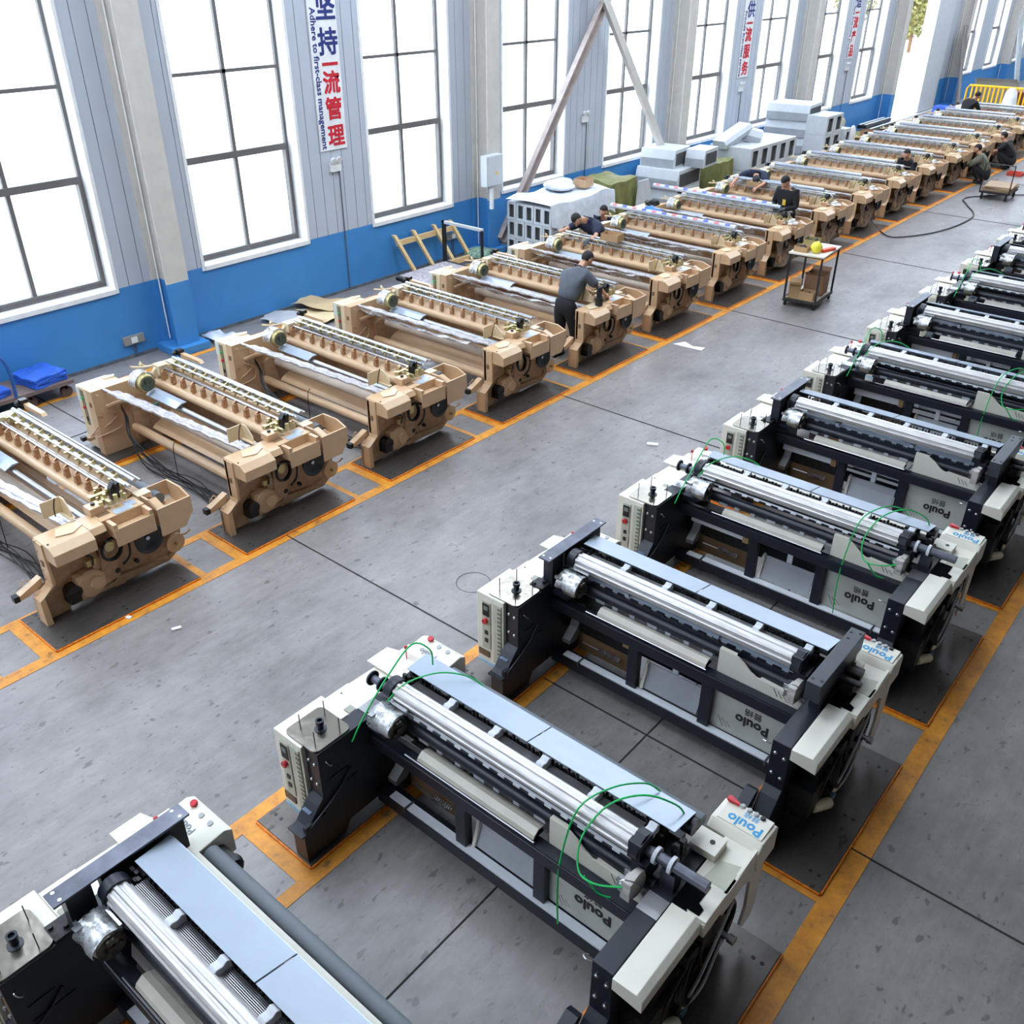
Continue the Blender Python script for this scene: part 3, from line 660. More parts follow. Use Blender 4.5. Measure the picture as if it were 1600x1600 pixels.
    dr = MB().lathe((DX, DY, DZ), (1, 0, 0), [(0, .06), (.02, .085), (.11, .09), (.13, .08), (.15, .04)], 22).obj('weft_drum', mat('pale_zinc', (176, 172, 160), .3, metal=.7, noise=.3, nscale=20), t, smooth=True)
    mg = MB().cyl((DX+.14, DY, DZ), (DX+.152, DY, DZ), .08, 20)
    random.seed(5)
    for k in range(16):
        a = random.random()*6.28; r = random.random()*.055; mg.cyl((DX+.15, DY+r*math.cos(a), DZ+r*math.sin(a)), (DX+.17, DY+r*math.cos(a), DZ+r*math.sin(a)), .01+.012*random.random(), 8)
    mg.obj('drum_gears', mat('gear_metal', (110, 104, 96), .35, metal=.8, noise=.5, nscale=40), dr)
    MB().box(DX-.06, DX, DY-.08, DY-.06, DZ+.06, DZ+.09).box(DX-.03, DX+.01, DY-.1, DY+.08, DZ+.08, DZ+.095).box(DX-.02, DX+.03, DY+.08, DY+.1, DZ+.03, DZ+.13).box(DX+.03, DX+.17, DY+.06, DY+.075, DZ+.11, DZ+.125).box(DX-.04, DX+.13, DY-.02, DY+.0, DZ+.088, DZ+.10).obj('drum_brackets', CHROME, dr)
    MB().sheet(lambda u, v: (DX-.04+.2*v, DY+.105*math.cos(PI*u)+.005*math.sin(17*u+9*v), DZ+.01+.1*math.sin(PI*u)+.005*math.sin(23*v+7*u)), 16, 6, .002).obj('film_wrap', FILM, dr, smooth=True)
    MB().box(x1, .72, .64, .70, .80, .86).box(.60, .78, .60, .72, .86, .88).obj('drum_arm', NAVY, t)
    MB().prism([(.70, .30), (.70, .34), (.80, .42), (.86, .56), (.84, .60), (.9, .60), (.9, .4), (.8, .30)], 'x', .64, .72).obj('drum_bracket', mat('zinc_bracket', (140, 140, 140), .45, metal=.5), t)
    # right selvedge unit
    su = MB().lathe((2.64, .70, .93), (1, 0, 0), [(0, .07), (.012, .088), (.05, .088), (.06, .07)], 18).box(2.63, 2.69, .62, .70, .86, 1.0).obj('selvedge_unit', mat('pale_casting', (196, 190, 184), .4, noise=.15), t, smooth=True)
    g = MB(); random.seed(2)
    for k in range(9): yy = .62+.02*k; g.box(2.59+.02*random.random(), 2.64, yy, yy+.012, .87+.1*random.random(), .90+.12*random.random())
    g.tube([(2.62, .58, 1.0), (2.66, .60, 1.05), (2.71, .68, .97), (2.69, .74, .85)], .004, 5).obj('selvedge_needles', CHROME, su)
    pts = [(.95+.0025*k, .80+.022*math.cos(k*.8), .30+.022*math.sin(k*.8)) for k in range(84)]
    MB().tube(pts, .004, 4, smooth=False).tube([(.78, .8, .30), (.95, .8, .30)], .005, 5).obj('spring', CHROME, t)
    Bx(.70, 1.28, .86, .87, .16, .40).obj('brown_pan', BROWN, t)
    Bx(1.2, 1.26, .765, .80, .50, .62).obj('card_tag', BOARD, t)
    MB().prism([(.80, .50), (.81, .50), (.84, .64), (.83, .64)], 'x', .62, 1.28).obj('pale_inner_sheet', ALU, t)
    MB().prism([(.86, .50), (.87, .50), (.87, .62), (.86, .62)], 'x', 1.42, 1.95).box(1.64, 1.69, .83, .86, .42, .60).obj('pale_inner_sheet', ALU, t)
    bh = MB(); random.seed(21)
    for k in range(40): xx = .6+random.random()*.7; zz = .2+random.random()*.4; bh.cyl((xx, .95, zz), (xx, .97+.03*random.random(), zz), .01+.02*random.random(), 8)
    bh.obj('inner_mechanism', MACH, t)
    return t
protA = cream_loom('A'); protB = cream_loom('B')
CL = {1: 'nearest cream and navy loom, cut off at the lower left corner',
      2: 'second cream loom from the camera, shown whole, with green cords at both ends',
      3: 'third cream and navy loom from the camera, with a graphite beam on its right end',
      4: 'fourth cream and navy loom from the camera, green cords over both ends',
      5: 'fifth cream loom from the camera, right end cut by the picture edge',
      6: 'sixth cream and navy loom from the camera, green cords tied near its left spools',
      7: 'seventh cream loom from the camera, just behind the green-corded sixth',
      8: 'eighth cream and navy loom from the camera, green cord loop near its left spools',
      9: 'ninth cream and navy loom, left half seen at the right picture edge',
      10: 'tenth cream and navy loom, only its left corner seen at the right picture edge',
      11: 'farthest cream and navy loom, a sliver at the right picture edge'}
FARSKIP = ('vent_slots', 'blue_strip', 'screen', 'chinese_lettering', 'spring', 'hole', 'screws')
for i in range(1, NW+1):
    k = 'A' if i % 2 == 0 else 'B'
    o = (protA if k == 'A' else protB) if i in (1, 2) else copy_tree(protA if k == 'A' else protB, None, FARSKIP if i > 7 else ())
    o.location = (8.79, WY(i), 0); o['label'] = CL[i]
# green strapping loops on looms
def cord(i, pts, lab):
    o = thing('tie_rope', lab, 'cord', (8.79, WY(i), 0), group='green cords on the cream looms')
    for k, p in enumerate(pts): MB().tube(p, .006, 6).obj('strand', GREEN, o, smooth=True)
def left_cord(i, lab): cord(i, [[(.60, .46, .84), (.62, .56, 1.0), (.62, .80, 1.2), (.60, 1.05, 1.30), (.70, 1.12, 1.26), (.72, 1.12, 1.14)], [(.68, .72, 1.06), (.74, .84, 1.17), (.86, 1.04, 1.2), (1.0, 1.2, 1.13), (1.12, 1.25, 1.03)]], lab)
def right_cord(i, lab): cord(i, [[(2.22, .62, .24), (2.20, .63, .5), (2.20, .65, .80), (2.24, .74, 1.17), (2.34, .92, 1.26), (2.44, 1.12, 1.20), (2.50, 1.2, 1.11)], [(2.64, .62, .95), (2.50, .56, .92), (2.38, .57, .93), (2.32, .68, 1.06), (2.38, .84, 1.22), (2.52, .98, 1.28), (2.66, 1.1, 1.2), (2.70, 1.15, 1.1)], [(2.42, .57, .91), (2.50, .6, .80), (2.56, .64, .77)]], lab)
left_cord(2, 'green cord looped over the left end of the second cream loom'); right_cord(2, 'green cord looped over the right end of the second cream loom')
left_cord(4, 'green cord looped over the left end of the fourth cream loom'); right_cord(4, 'green cord looped over the right end of the fourth cream loom')
left_cord(6, 'green cord looped over the left end of the sixth cream loom'); right_cord(6, 'green cord crossing the curved panel of the sixth cream loom, by the picture edge')
left_cord(8, 'green cord looped over the left end of the eighth cream loom')

# ================================================================ TAN LOOMS (left row)
def tan_loom(kind):
    t = thing('tan_loom', 'x', 'loom', group='tan painted looms')
    # left end: cream switch cabinet and tan frame box
    cb = MB().prism([(.19, .06), (.19, .855), (.58, .855), (.66, .83), (.66, .06)], 'x', -.20, .05).obj('control_cabinet', TANY, t, bev=.006)
    Bx(-.10, -.035, .184, .19, .36, .82).obj('switch_strip', mat('olive_strip', (120, 112, 88), .5), cb)
    MB().cyl((-.065, .184, .60), (-.065, .165, .60), .018, 12).obj('red_switch', RED, cb)
    MB().cyl((-.065, .184, .72), (-.065, .168, .72), .016, 12).obj('green_switch', GREEN, cb)
    Bx(-.085, -.05, .176, .184, .42, .47).obj('black_switch', BLACK, cb)
    Bx(-.20+.005, -.12, .184, .19, .66, .84).obj('data_label', mat('pale_label', (206, 212, 204), .5), cb)
    MB().box(-.06, -.02, .3, .33, .855, .862).prism([(-.15, .5), (-.06, .5), (-.06, .62), (-.12, .66)], 'z', .855, .87).obj('lid_plate', TANY, cb)
    lf = MB().prism([(.17, .03), (.17, .875), (.76, .875), (1.3, .80), (1.42, .5), (1.42, .03)], 'x', .08, .214).obj('left_frame', TAN, t, bev=.006)
    MB().box(.12, .165, .164, .17, .66, .72).obj('square_hole', BROWN, lf)
    MB().tube([(.214, .24, .82), (.24, .22, .83), (.26, .24, .82)], .006).box(.214, .22, .3, .5, .78, .785).box(.214, .222, .42, .425, .55, .8).obj('side_bead', TAND, lf)
    MB().prism([(.60, .12), (.60, .52), (.70, .56), (.80, .52), (.82, .12)], 'x', .214, .27).cyl((.214, .55, .64), (.26, .55, .64), .06).tube([(.26, .3, .66), (.3, .5, .68), (.28, .75, .6)], .025).obj('inner_casting', TAND, lf, smooth=True)
    fa = MB().tube([(.16, .05, .30), (.22, .3, .42), (.24, .45, .52)], .012).tube([(.16, .05, .30), (.2, .25, .5), (.22, .2, .56)], .01).tube([(.24, .3, .6), (.26, .45, .5), (.25, .42, .35), (.22, .1, .3)], .01).box(.10, .2, .02, .1, .28, .32).obj('take_up_arm', TAND, t, smooth=True)
    Bx(.08, .14, -.03, .03, .275, .325).obj('arm_cap', BLACK, fa)
    # right end frame, outline as cast
    prof = [(.07, .03), (.07, .30), (.09, .33), (.20, .37), (.215, .42), (.215, .855), (1.2, .855), (1.42, .78), (1.55, .58), (1.58, .38), (1.54, .16), (1.40, .07), (.92, .07), (.90, .03), (.80, .03), (.78, .09), (.36, .09), (.34, .03)]
    rf = MB().prism(prof, 'x', 2.80, 2.85).obj('right_frame', TAND, t, bev=.003)
    MB().prism([(.07, .03), (.07, .31), (.20, .38), (.215, .42), (.215, .85), (.245, .85), (.245, .41), (.12, .33), (.13, .03)], 'x', 2.81, 2.95).obj('column', TAN, rf, bev=.004)
    MB().box(2.86, 2.90, .208, .216, .60, .66).obj('square_hole', BROWN, rf)
    sc = MB()
    for k in range(5): sc.cyl((2.84, .215, .44+k*.1), (2.84, .21, .44+k*.1), .006, 6)
    sc.obj('screws', BROWN, rf)
    MB().prism([(.36, .09), (.36, .13), (.78, .13), (.82, .17), (1.36, .12), (1.48, .2), (1.5, .16), (1.36, .07)], 'x', 2.85, 2.90).prism([(.60, .13), (.64, .13), (.70, .40), (.66, .62), (.62, .62)], 'x', 2.85, 2.92).prism([(.66, .16), (.84, .2), (.84, .5), (.7, .56)], 'x', 2.85, 2.94).obj('casting_ribs', TAND, rf, bev=.003)
    MB().cyl((2.85, 1.40, .50), (2.95, 1.40, .50), .12, 20).cyl((2.85, .9, .72), (2.93, .9, .72), .08, 16).cyl((2.85, .62, .76), (2.9, .62, .76), .05, 14).cyl((2.85, .34, .62), (2.88, .34, .62), .035).obj('bearing_bosses', TAND, rf, smooth=True)
    MB().cyl((2.94, .82, .26), (2.945, .82, .26), .028, 12).cyl((2.88, 1.04, .24), (2.915, 1.04, .24), .022, 12).obj('dark_holes', INK, rf)
    gb = MB().lathe((2.85, .55, .25), (1, 0, 0), [(0, .145), (.09, .145), (.11, .125)], 22).cyl((2.96, .60, .25), (2.99, .60, .25), .07, 18).box(2.86, 2.95, .42, .56, .13, .38).obj('gearbox', TAN, t, smooth=True)
    MB().cyl((2.86, .38, .25), (2.97, .38, .25), .07, 16).box(2.86, 2.98, .31, .42, .15, .24).obj('motor', BLACK, t, smooth=True)
    cc = MB()
    for k in range(5): cc.ring((2.96+.008*k, .80, .53), (1, .15, .1), .10+.006*(k % 3), .008, 22, 5)
    cc.tube([(2.97, .84, .63), (3.0, .95, .57), (2.99, .95, .40), (2.96, .88, .31)], .012).tube([(2.95, .5, .6), (2.98, .6, .55), (2.97, .6, .45)], .009)
    cc.obj('cable_coil', BLACK, t, smooth=True)
    MB().cyl((2.93, .79, .56), (2.97, .79, .56), .05, 12).box(2.92, 2.96, .55, .64, .44, .5).obj('coil_boss', BRASS, t, smooth=True)
    hw = MB().lathe((2.99, 1.11, .55), (1, 0, 0), [(0, .04), (.05, .05), (.10, .14), (.135, .15), (.14, .135), (.11, .10), (.09, .03)], 26).obj('handwheel', BLACK, t, smooth=True)
    MB().cyl((3.07, 1.11, .55), (3.10, 1.11, .55), .02, 10).obj('hub', CHROME, hw, smooth=True)
    pu = MB().lathe((2.93, 1.42, .30), (1, 0, 0), [(0, .09), (.02, .1), (.03, .08), (.05, .08), (.055, .1), (.07, .1)], 22).obj('pulley', TAN, t, smooth=True)
    MB().cyl((2.99, 1.42, .30), (3.05, 1.42, .30), .016, 10).obj('pulley_shaft', BRASS, pu)
    MB().tube([(2.94, 1.45, .36), (2.98, 1.55, .34), (3.0, 1.6, .38)], .01).obj('lever', TAN, t)
    # toe bar with black end
    tb = MB().prism([(-.03, .31), (-.03, .36), (.19, .45), (.19, .37), (.05, .32)], 'x', 2.72, 2.80).tube([(2.72, .02, .40), (2.74, .06, .46), (2.72, .1, .42)], .006).obj('toe_bar', TAN, t)
    Bx(2.725, 2.79, -.08, -.03, .30, .36).obj('arm_cap', BLACK, tb)
    # top covers of the right end
    fcov = MB().prism([(2.78, .70), (2.78, .862), (3.06, .855), (3.14, .80), (3.14, .685), (2.96, .685)], 'y', .23, .62).prism([(2.78, .78), (2.78, .862), (3.05, .857), (3.09, .80)], 'y', .62, .76).obj('front_cover', TANY if False else TAN, t, bev=.006)
    MB().cyl((3.0, .26, .857), (3.0, .26, .862), .01, 8).obj('screw', INK, fcov)
    mcov = MB().box(2.80, 3.00, .76, 1.20, .76, .86).box(3.0, 3.14, .80, 1.20, .70, .76).box(3.0, 3.14, .80, .84, .76, .85).box(3.0, 3.14, 1.16, 1.20, .76, .85).box(3.13, 3.145, .80, 1.20, .62, .80).obj('middle_cover', TAN, t, bev=.004)
    MB().box(2.84, 2.92, .78, .9, .859, .863).obj('cutout', BROWN, mcov)
    MB().prism([(2.90, .92), (2.99, .92), (2.99, 1.1), (2.94, 1.1), (2.94, 1.16), (2.84, 1.16), (2.84, 1.06), (2.90, 1.06)], 'z', .861, .864).obj('bare_metal_patch', SHEET, mcov)
    hp = MB().box(2.74, 2.755, 1.26, 1.58, .70, .862).prism([(2.74, .70), (2.74, .862), (2.98, .866), (3.12, .815), (3.13, .64), (2.98, .64)], 'y', 1.24, 1.26).prism([(2.74, .70), (2.74, .862), (2.98, .866), (3.12, .815), (3.13, .64), (2.98, .64)], 'y', 1.58, 1.60).prism([(1.24, .52), (1.24, .815), (1.60, .815), (1.60, .66), (1.50, .52)], 'x', 3.115, 3.135).box(2.755, 3.12, 1.26, 1.58, .66, .675).prism([(2.98, .866), (2.98, .856), (3.12, .80), (3.12, .815)], 'y', 1.24, 1.33).obj('rear_hopper', TAN, t)
    MB().box(2.74, 2.86, 1.22, 1.36, .82, .87).obj('hopper_block', TANY, t, bev=.006)
    bk = MB().box(2.62, 2.63, .42, .60, .90, 1.06).prism([(2.63, .57), (2.82, .57), (2.82, .62), (2.63, .66)], 'z', .89, .90).prism([(2.63, .90), (2.63, 1.06), (2.70, 1.06), (2.80, .96), (2.80, .90)], 'y', .60, .612).obj('triangle_bracket', TANY, t)
    MB().prism([(2.82, .42), (2.94, .36), (2.99, .5), (2.92, .62), (2.80, .62)], 'z', .862, .868).obj('half_round_plate', TANY, t)
    MB().tube([(2.70, .5, .92), (2.72, .5, 1.02), (2.74, .52, 1.12)], .006, 5).obj('black_lead', BLACK, t)
    bb = Bx(2.74, 2.87, .74, .88, .862, .94).obj('junction_block', TAN, t, bev=.004)
    MB().cyl((2.80, .81, .94), (2.80, .81, .96), .02, 10).obj('cap', DARK, bb)
    cl = MB().prism([(1.02, .88), (1.02, 1.0), (1.06, 1.05), (1.12, 1.03), (1.10, .88)], 'x', 2.70, 2.76).box(2.68, 2.78, 1.06, 1.09, .98, 1.04).obj('black_clamp', BLACK, t, bev=.003)
    cs = MB(); random.seed(4)
    for k in range(12): xx = 2.58+random.random()*.3; yy = .84+random.random()*.3; cs.cyl((xx, yy, .9), (xx, yy, .93+random.random()*.06), .012+.012*random.random(), 8)
    cs.box(2.60, 2.86, .93, .96, .9, .94).box(2.66, 2.70, .84, 1.2, .92, .96)
    cs.obj('fittings', BRASS, t)
    # beams, tubes
    MB().cyl((.30, .99, .77), (2.80, .99, .77), .058, 20).obj('breast_beam', TAN, t, smooth=True)
    MB().cyl((.25, .60, .28), (2.80, .60, .28), .055, 18).obj('low_tube', TAN, t, smooth=True)
    MB().prism([(.74, .26), (.78, .30), (1.05, .42), (1.05, .40), (.78, .27)], 'x', .40, 2.80).box(.214, 2.8, 1.05, 1.12, .30, .44).obj('inner_pan', TAN, t)
    MB().cyl((.30, .80, .50), (2.80, .80, .50), .06, 16).obj('take_up_roller', mat('sand_roller', (190, 172, 156), .5, noise=.1), t, smooth=True)
    MB().cyl((.55, .80, .70), (2.75, .80, .70), .035, 14).obj('steel_roller', STEEL, t, smooth=True)
    MB().prism([(.72, .735), (.80, .775), (.87, .775), (.88, .765), (.80, .755), (.72, .725)], 'x', .46, 1.10).obj('pale_plate', SHEET, t)
    # film wrapped bar
    wb = MB()
    wb.sheet(lambda u, v: (.36+2.34*u, .30+.28*u+.15*v+.004*math.sin(40*u+5*v), .87-.115*u-.02*v+.006*math.sin(57*u+3*v)+.003*math.sin(131*u)), 90, 4, .02)
    wb.tube([(.214, .34, .86), (.5, .36, .855), (2.72, .66, .74)], .016, 6)
    wb.obj('wrapped_temple_bar', mat('foil_wrap', (190, 184, 184), .36, metal=.5, noise=.25, nscale=30, bump=.3, bscale=40), t, smooth=True)
    # hook bar with hooks
    hbx = MB().box(.22, 2.74, 1.03, 1.05, .95, .975).box(.22, 2.74, 1.08, 1.09, .93, .95).obj('reed_bar', CHROME, t)
    for k in range(11):
        bx = .42+k*.21
        MB().prism([(.975, .85), (.985, .94), (1.03, .97), (1.05, .95), (1.01, .90), (1.0, .84)], 'x', bx, bx+.022).box(bx+.022, bx+.045, .98, 1.03, .84, .94).obj('hook_bracket', mat('copper_tone_casting', (176, 132, 96), .4, metal=.3, noise=.2, nscale=30), t)
    MB().prism([(1.0, .83), (1.12, .86), (1.2, .9), (1.2, .88), (1.0, .81)], 'x', .25, 2.78).obj('sloping_sheet', TAN, t)
    for yy, zz, rr, m in ((1.15, 1.0, .014, CHROME), (1.19, .97, .02, WHITE), (1.25, 1.01, .022, CHROME), (1.31, .99, .014, STEEL)):
        MB().cyl((.30, yy, zz), (2.80, yy, zz), rr, 10).obj('top_rod', m, t, smooth=True)
    for k in range(11):
        bx = .42+k*.212; MB().box(bx, bx+.035, 1.11, 1.2, .985, 1.0).box(bx+.08, bx+.1, 1.16, 1.3, .96, .985).prism([(1.12, .93), (1.14, 1.01), (1.2, 1.04), (1.22, 1.0)], 'x', bx+.04, bx+.05).obj('rod_clip', BRASS, t)
    MB().cyl((.2, 1.42, .76), (2.86, 1.42, .76), .06, 16).obj('rear_roller', ROLLERG, t, smooth=True)
    MB().box(.214, 2.8, 1.28, 1.36, .30, .8).obj('back_beam', TAND, t)
    # left weft drum, levers and rear bracket
    dr = MB().lathe((.40, .72, .90), (1, 0, 0), [(0, .06), (.02, .11), (.12, .115), (.15, .10), (.16, .05)], 22).obj('weft_drum', BRASS, t, smooth=True)
    mg = MB().cyl((.56, .72, .90), (.568, .72, .90), .09, 18)
    for k in range(10):
        a = random.random()*6.28; r = random.random()*.06; mg.cyl((.565, .72+r*math.cos(a), .9+r*math.sin(a)), (.585, .72+r*math.cos(a), .9+r*math.sin(a)), .014, 8)
    mg.obj('drum_gears', mat('green_grey_gear', (84, 92, 78), .4, metal=.5, noise=.4, nscale=30), dr)
    MB().sheet(lambda u, v: (.34+.17*v, .72+.135*math.cos(PI*1.2*u-.3)+.008*math.sin(17*u+9*v), .90+.13*math.sin(PI*1.2*u-.3)+.008*math.sin(23*v+7*u)), 18, 6, .002).obj('film_wrap', FILM, dr, smooth=True)
    MB().tube([(.05, .80, .96), (.14, .90, .95), (.25, 1.0, .97)], .012).tube([(.08, .92, 1.0), (.12, .98, .93), (.3, 1.12, .98)], .01).box(.26, .40, .98, 1.10, .88, 1.0).box(.2, .46, 1.12, 1.30, .93, .97).cyl((.3, 1.0, .9), (.34, 1.0, .9), .07).ball((.12, .9, .98), .02).obj('levers', TANY, t, smooth=True)
    rb = MB().prism([(.22, 1.0), (.62, 1.0), (.66, .97), (.22, .94)], 'y', 1.40, 1.46).obj('rear_bracket', TAN, t, bev=.004)
    MB().box(.14, .22, 1.38, 1.46, .97, 1.04).ball((.16, 1.36, 1.0), (.035, .035, .03)).obj('rear_motor', BLACK, rb)
    if kind == 'near':
        cb_ = MB(); random.seed(11)
        for k in range(9):
            x_ = .34+random.random()*.08
            cb_.tube([(.214, .5, .60-k*.008), (x_, .45, .50), (x_+.2, .35, .25+random.random()*.1), (x_+.5+random.random()*.3, .3+.15*random.random(), .03+.01*k), (1.6+random.random()*.3, .35+.2*random.random(), .02+.006*k), (2.2+random.random()*.3, .3+.2*random.random(), .02), (2.66, .3+.2*random.random(), .05+.01*k)], .006, 5)
        cb_.tube([(1.4, .42, .05), (1.38, .44, .4), (1.42, .46, .52)], .005, 5)
        cb_.obj('loose_cables', BLACK, t, smooth=True)
        MB().box(.45, .50, .80, .84, .42, .60).obj('teal_strap', mat('teal_film', (120, 160, 160), .4), t)
    else:
        MB().sheet(lambda u, v: (.1+2.3*u, .34+.3*v, .80-.16*v*v-.03*math.sin(PI*u)+.012*math.sin(31*u+7*v)), 50, 8, .003).obj('film_cover', FILM, t, smooth=True)
    if kind == 'far':
        MB().cyl((.5, 1.10, 1.10), (2.62, 1.10, 1.10), .04, 14).obj('wrapped_top_tube', mat('blue_grey_film_tube', (186, 192, 204), .2, metal=.5, noise=.15, nscale=20), t, smooth=True)
        sh = MB()
        random.seed(8)
        for k in range(9): xx = 2.75+random.random()*.3; yy = .75+random.random()*.35; sh.box(xx, xx+.08, yy, yy+.06, .89, .905+.02*random.random())
        sh.obj('white_wrapping_scraps', WHITE, t)
        sh = MB().sheet(lambda u, v: (3.0+.05*math.sin(9*u+4*v), .3+1.1*u, .62-.5*v+.02*math.sin(14*u)), 24, 10, .003); sh.obj('side_film', mat('brown_tinted_film', (150, 126, 106), .35, noise=.5, nscale=16, bump=1, bscale=18), t, smooth=True)
    return t
PT = {'near': tan_loom('near'), 'mid': tan_loom('mid'), 'far': tan_loom('far')}
TL = {1: 'nearest tan loom, cut off by the left picture edge', 2: 'second tan loom from the camera, with the blue cart behind its left end',
      3: 'third tan loom from the camera, beside the blue column footing', 4: 'fourth tan loom from the camera, directly before the worker in the grey shirt',
      5: 'fifth tan loom from the camera, with the grey-shirted worker leaning on its right end', 6: 'sixth tan loom from the camera, with an open small carton lying on top',
      7: 'seventh tan loom from the camera, under the printed tube beside a bright blue bag', 8: 'eighth tan loom from the camera, under the farther printed tube, next to the parts trolley',
      9: 'ninth tan loom, behind the worker in black with a yellow chest patch', 10: 'tenth tan loom from the camera, right behind the worker bent double in navy',
      11: 'eleventh tan loom from the camera, two looms past the worker bent double', 12: 'twelfth tan loom from the camera, seen with a wrapped tube on top',
      13: 'thirteenth tan loom from the camera, nearer neighbour of the squatting worker in olive', 14: 'fourteenth tan loom from the camera, the olive-clad worker squats at its end',
      15: 'fifteenth tan loom from the camera, the dark-clad worker squats at its end', 16: 'sixteenth tan loom, just in front of the standing worker seen from behind',
      17: 'farthest tan loom, last before the yellow barrier'}
first = set()
for i in range(1, NT+1):
    k = 'near' if i <= 3 else 'mid' if i <= 7 else 'far'
    if k in first: o = copy_tree(PT[k], None, ('screws', 'teal_strap', 'screw', 'lid_plate', 'data_label') if i > 9 else ())
    else: o = PT[k]; first.add(k)
    o.location = (2.56, TY(i)+{1: .04, 2: .01, 3: -.045, 5: .02}.get(i, 0), 0); o['label'] = TL[i]

# ================================================================ PEOPLE
def skin_mesh(chains, sub=2):
    """chains: list of lists of ((x,y,z), r or (rx,ry)); the first point of a chain may repeat an earlier point to branch there"""
    me = bpy.data.meshes.new('skin'); vs = []; rs = []; es = []; idx = {}
    for ch in chains:
        prev = None
        for p, r in ch:
            key = tuple(round(c, 4) for c in p)
            if key not in idx: idx[key] = len(vs); vs.append(p); rs.append(r if isinstance(r, tuple) else (r, r))
            i = idx[key]
            if prev is not None and prev != i: es.append((prev, i))
            prev = i
    me.from_pydata(vs, es, []); o = bpy.data.objects.new('skin', me); COL.objects.link(o)
    o.modifiers.new('s', 'SKIN')
    sv = me.skin_vertices[0].data if me.skin_vertices else None
    if sv is None:
        bm = bmesh.new(); bm.from_mesh(me); bm.verts.layers.skin.verify(); bm.to_mesh(me); bm.free(); sv = me.skin_vertices[0].data
    for k, r in enumerate(rs): sv[k].radius = r; sv[k].use_root = (k == 0)
    m = o.modifiers.new('d', 'SUBSURF'); m.levels = sub; m.render_levels = sub
    dg = bpy.context.evaluated_depsgraph_get(); out = bpy.data.meshes.new_from_object(o.evaluated_get(dg))
    bpy.data.objects.remove(o); bpy.data.meshes.remove(me); return out
def mesh_obj(name, me, m, parent):
    me.materials.clear(); me.materials.append(m)
    for p in me.polygons: p.use_smooth = True
    o = bpy.data.objects.new(name, me); COL.objects.link(o); o.parent = parent; return o
def lerp(a, b, t): return tuple(a[i]+(b[i]-a[i])*t for i in range(3))
def person(lab, loc, rz, J, shirt, pants, sleeves='short', gloves=None, cap=None, shoes=TIRE, face_dir=None, patch=None):
    """J: joints in the person's own frame (x right, y forward, z up): pelvis, chest, neck, head, shoulder/elbow/hand _l/_r, hip/knee/ankle _l/_r"""
    t = thing('person', lab, 'person', loc, rz, 'workers assembling the tan looms')
    P, Cc, Nk, Hd = J['pelvis'], J['chest'], J['neck'], J['head']
    sh = {}; hip = {}
    ax = Vector((1, 0, 0))
    for s, g in (('l', -1), ('r', 1)):
        sh[s] = J.get('sh_'+s, tuple(Vector(Cc)+ax*g*.18+(Vector(Nk)-Vector(Cc))*.35)); hip[s] = tuple(Vector(P)+Vector((g*.09, 0, -.06)))
    mid = lerp(P, Cc, .5)
    ch = [[(P, (.11, .08)), (mid, (.10, .07)), (Cc, (.11, .075)), (Nk, .06), (Hd, .075)]]
    for s in 'lr':
        el, ha = J['elbow_'+s], J['hand_'+s]; kn, an = J['knee_'+s], J['ankle_'+s]
        ch.append([(Cc, (.11, .075)), (sh[s], .045), (lerp(sh[s], el, .5), .05), (el, .042), (lerp(el, ha, .45), .038), (lerp(el, ha, .9), .026), (ha, .03)])
        ch.append([(P, (.11, .08)), (hip[s], .06), (lerp(hip[s], kn, .5), .055), (kn, .045), (lerp(kn, an, .4), .042), (an, .034)])
    body = skin_mesh(ch, 1)
    mb = MB(); mb.v = [tuple(v.co) for v in body.vertices]; mb.f = [tuple(p.vertices) for p in body.polygons]
    fd = Vector(face_dir or (0, .8, -.6)).normalized(); hd = Vector(Hd); upv = (hd-Vector(Nk)).normalized(); side = fd.cross(upv).normalized(); upv = side.cross(fd).normalized()
    M = Matrix((side, fd, upv)).transposed().to_4x4(); M.translation = hd+upv*.03
    n0 = len(mb.v); mb.ball((0, 0, 0), (.074, .092, .112), 16, 12)
    for i in range(n0, len(mb.v)):   # taper to the chin
        x, y, z_ = mb.v[i]
        if z_ < -.02: k = 1-(-z_-.02)*3.2; mb.v[i] = (x*k, y*(k*.7+.3)+.008, z_)
    mb.prism([(.085, .02), (.118, -.02), (.085, -.03)], 'x', -.011, .011).ball((-.03, .084, .012), (.013, .008, .008), 8, 6).ball((.03, .084, .012), (.013, .008, .008), 8, 6).ball((0, .085, -.052), (.024, .008, .007), 8, 6)
    mb.ball((-.076, -.005, -.01), (.012, .02, .03), 8, 6).ball((.076, -.005, -.01), (.012, .02, .03), 8, 6)
    mb.xf(M, n0)
    def hand(mb, s, r):
        el, ha = Vector(J['elbow_'+s]), Vector(J['hand_'+s]); d = (ha-el).normalized(); a = d.cross(Vector((0, 0, 1)))
        a = a.normalized() if a.length > .1 else Vector((1, 0, 0)); b = a.cross(d)
        mb.ball(tuple(ha+d*.03), (.036*r, .036*r, .03*r), 10, 6)
        for k, L in enumerate((.06, .075, .07, .055)):
            p0 = ha+d*.04+a*(k-1.5)*.019; p1 = p0+d*L*.55-b*.012; p2 = p1+d*L*.3-b*.035
            mb.tube([tuple(p0), tuple(p1), tuple(p2)], .0095*r, 6)
        g = -1 if s == 'l' else 1
        p0 = ha+d*.01-a*.03*g; p1 = p0+d*.03-a*.025*g; p2 = p1+d*.03-b*.015; mb.tube([tuple(p0), tuple(p1), tuple(p2)], .011*r, 6)
    for s in 'lr': hand(mb, s, 1)
    o = mb.obj('body', SKIN, t, smooth=True)
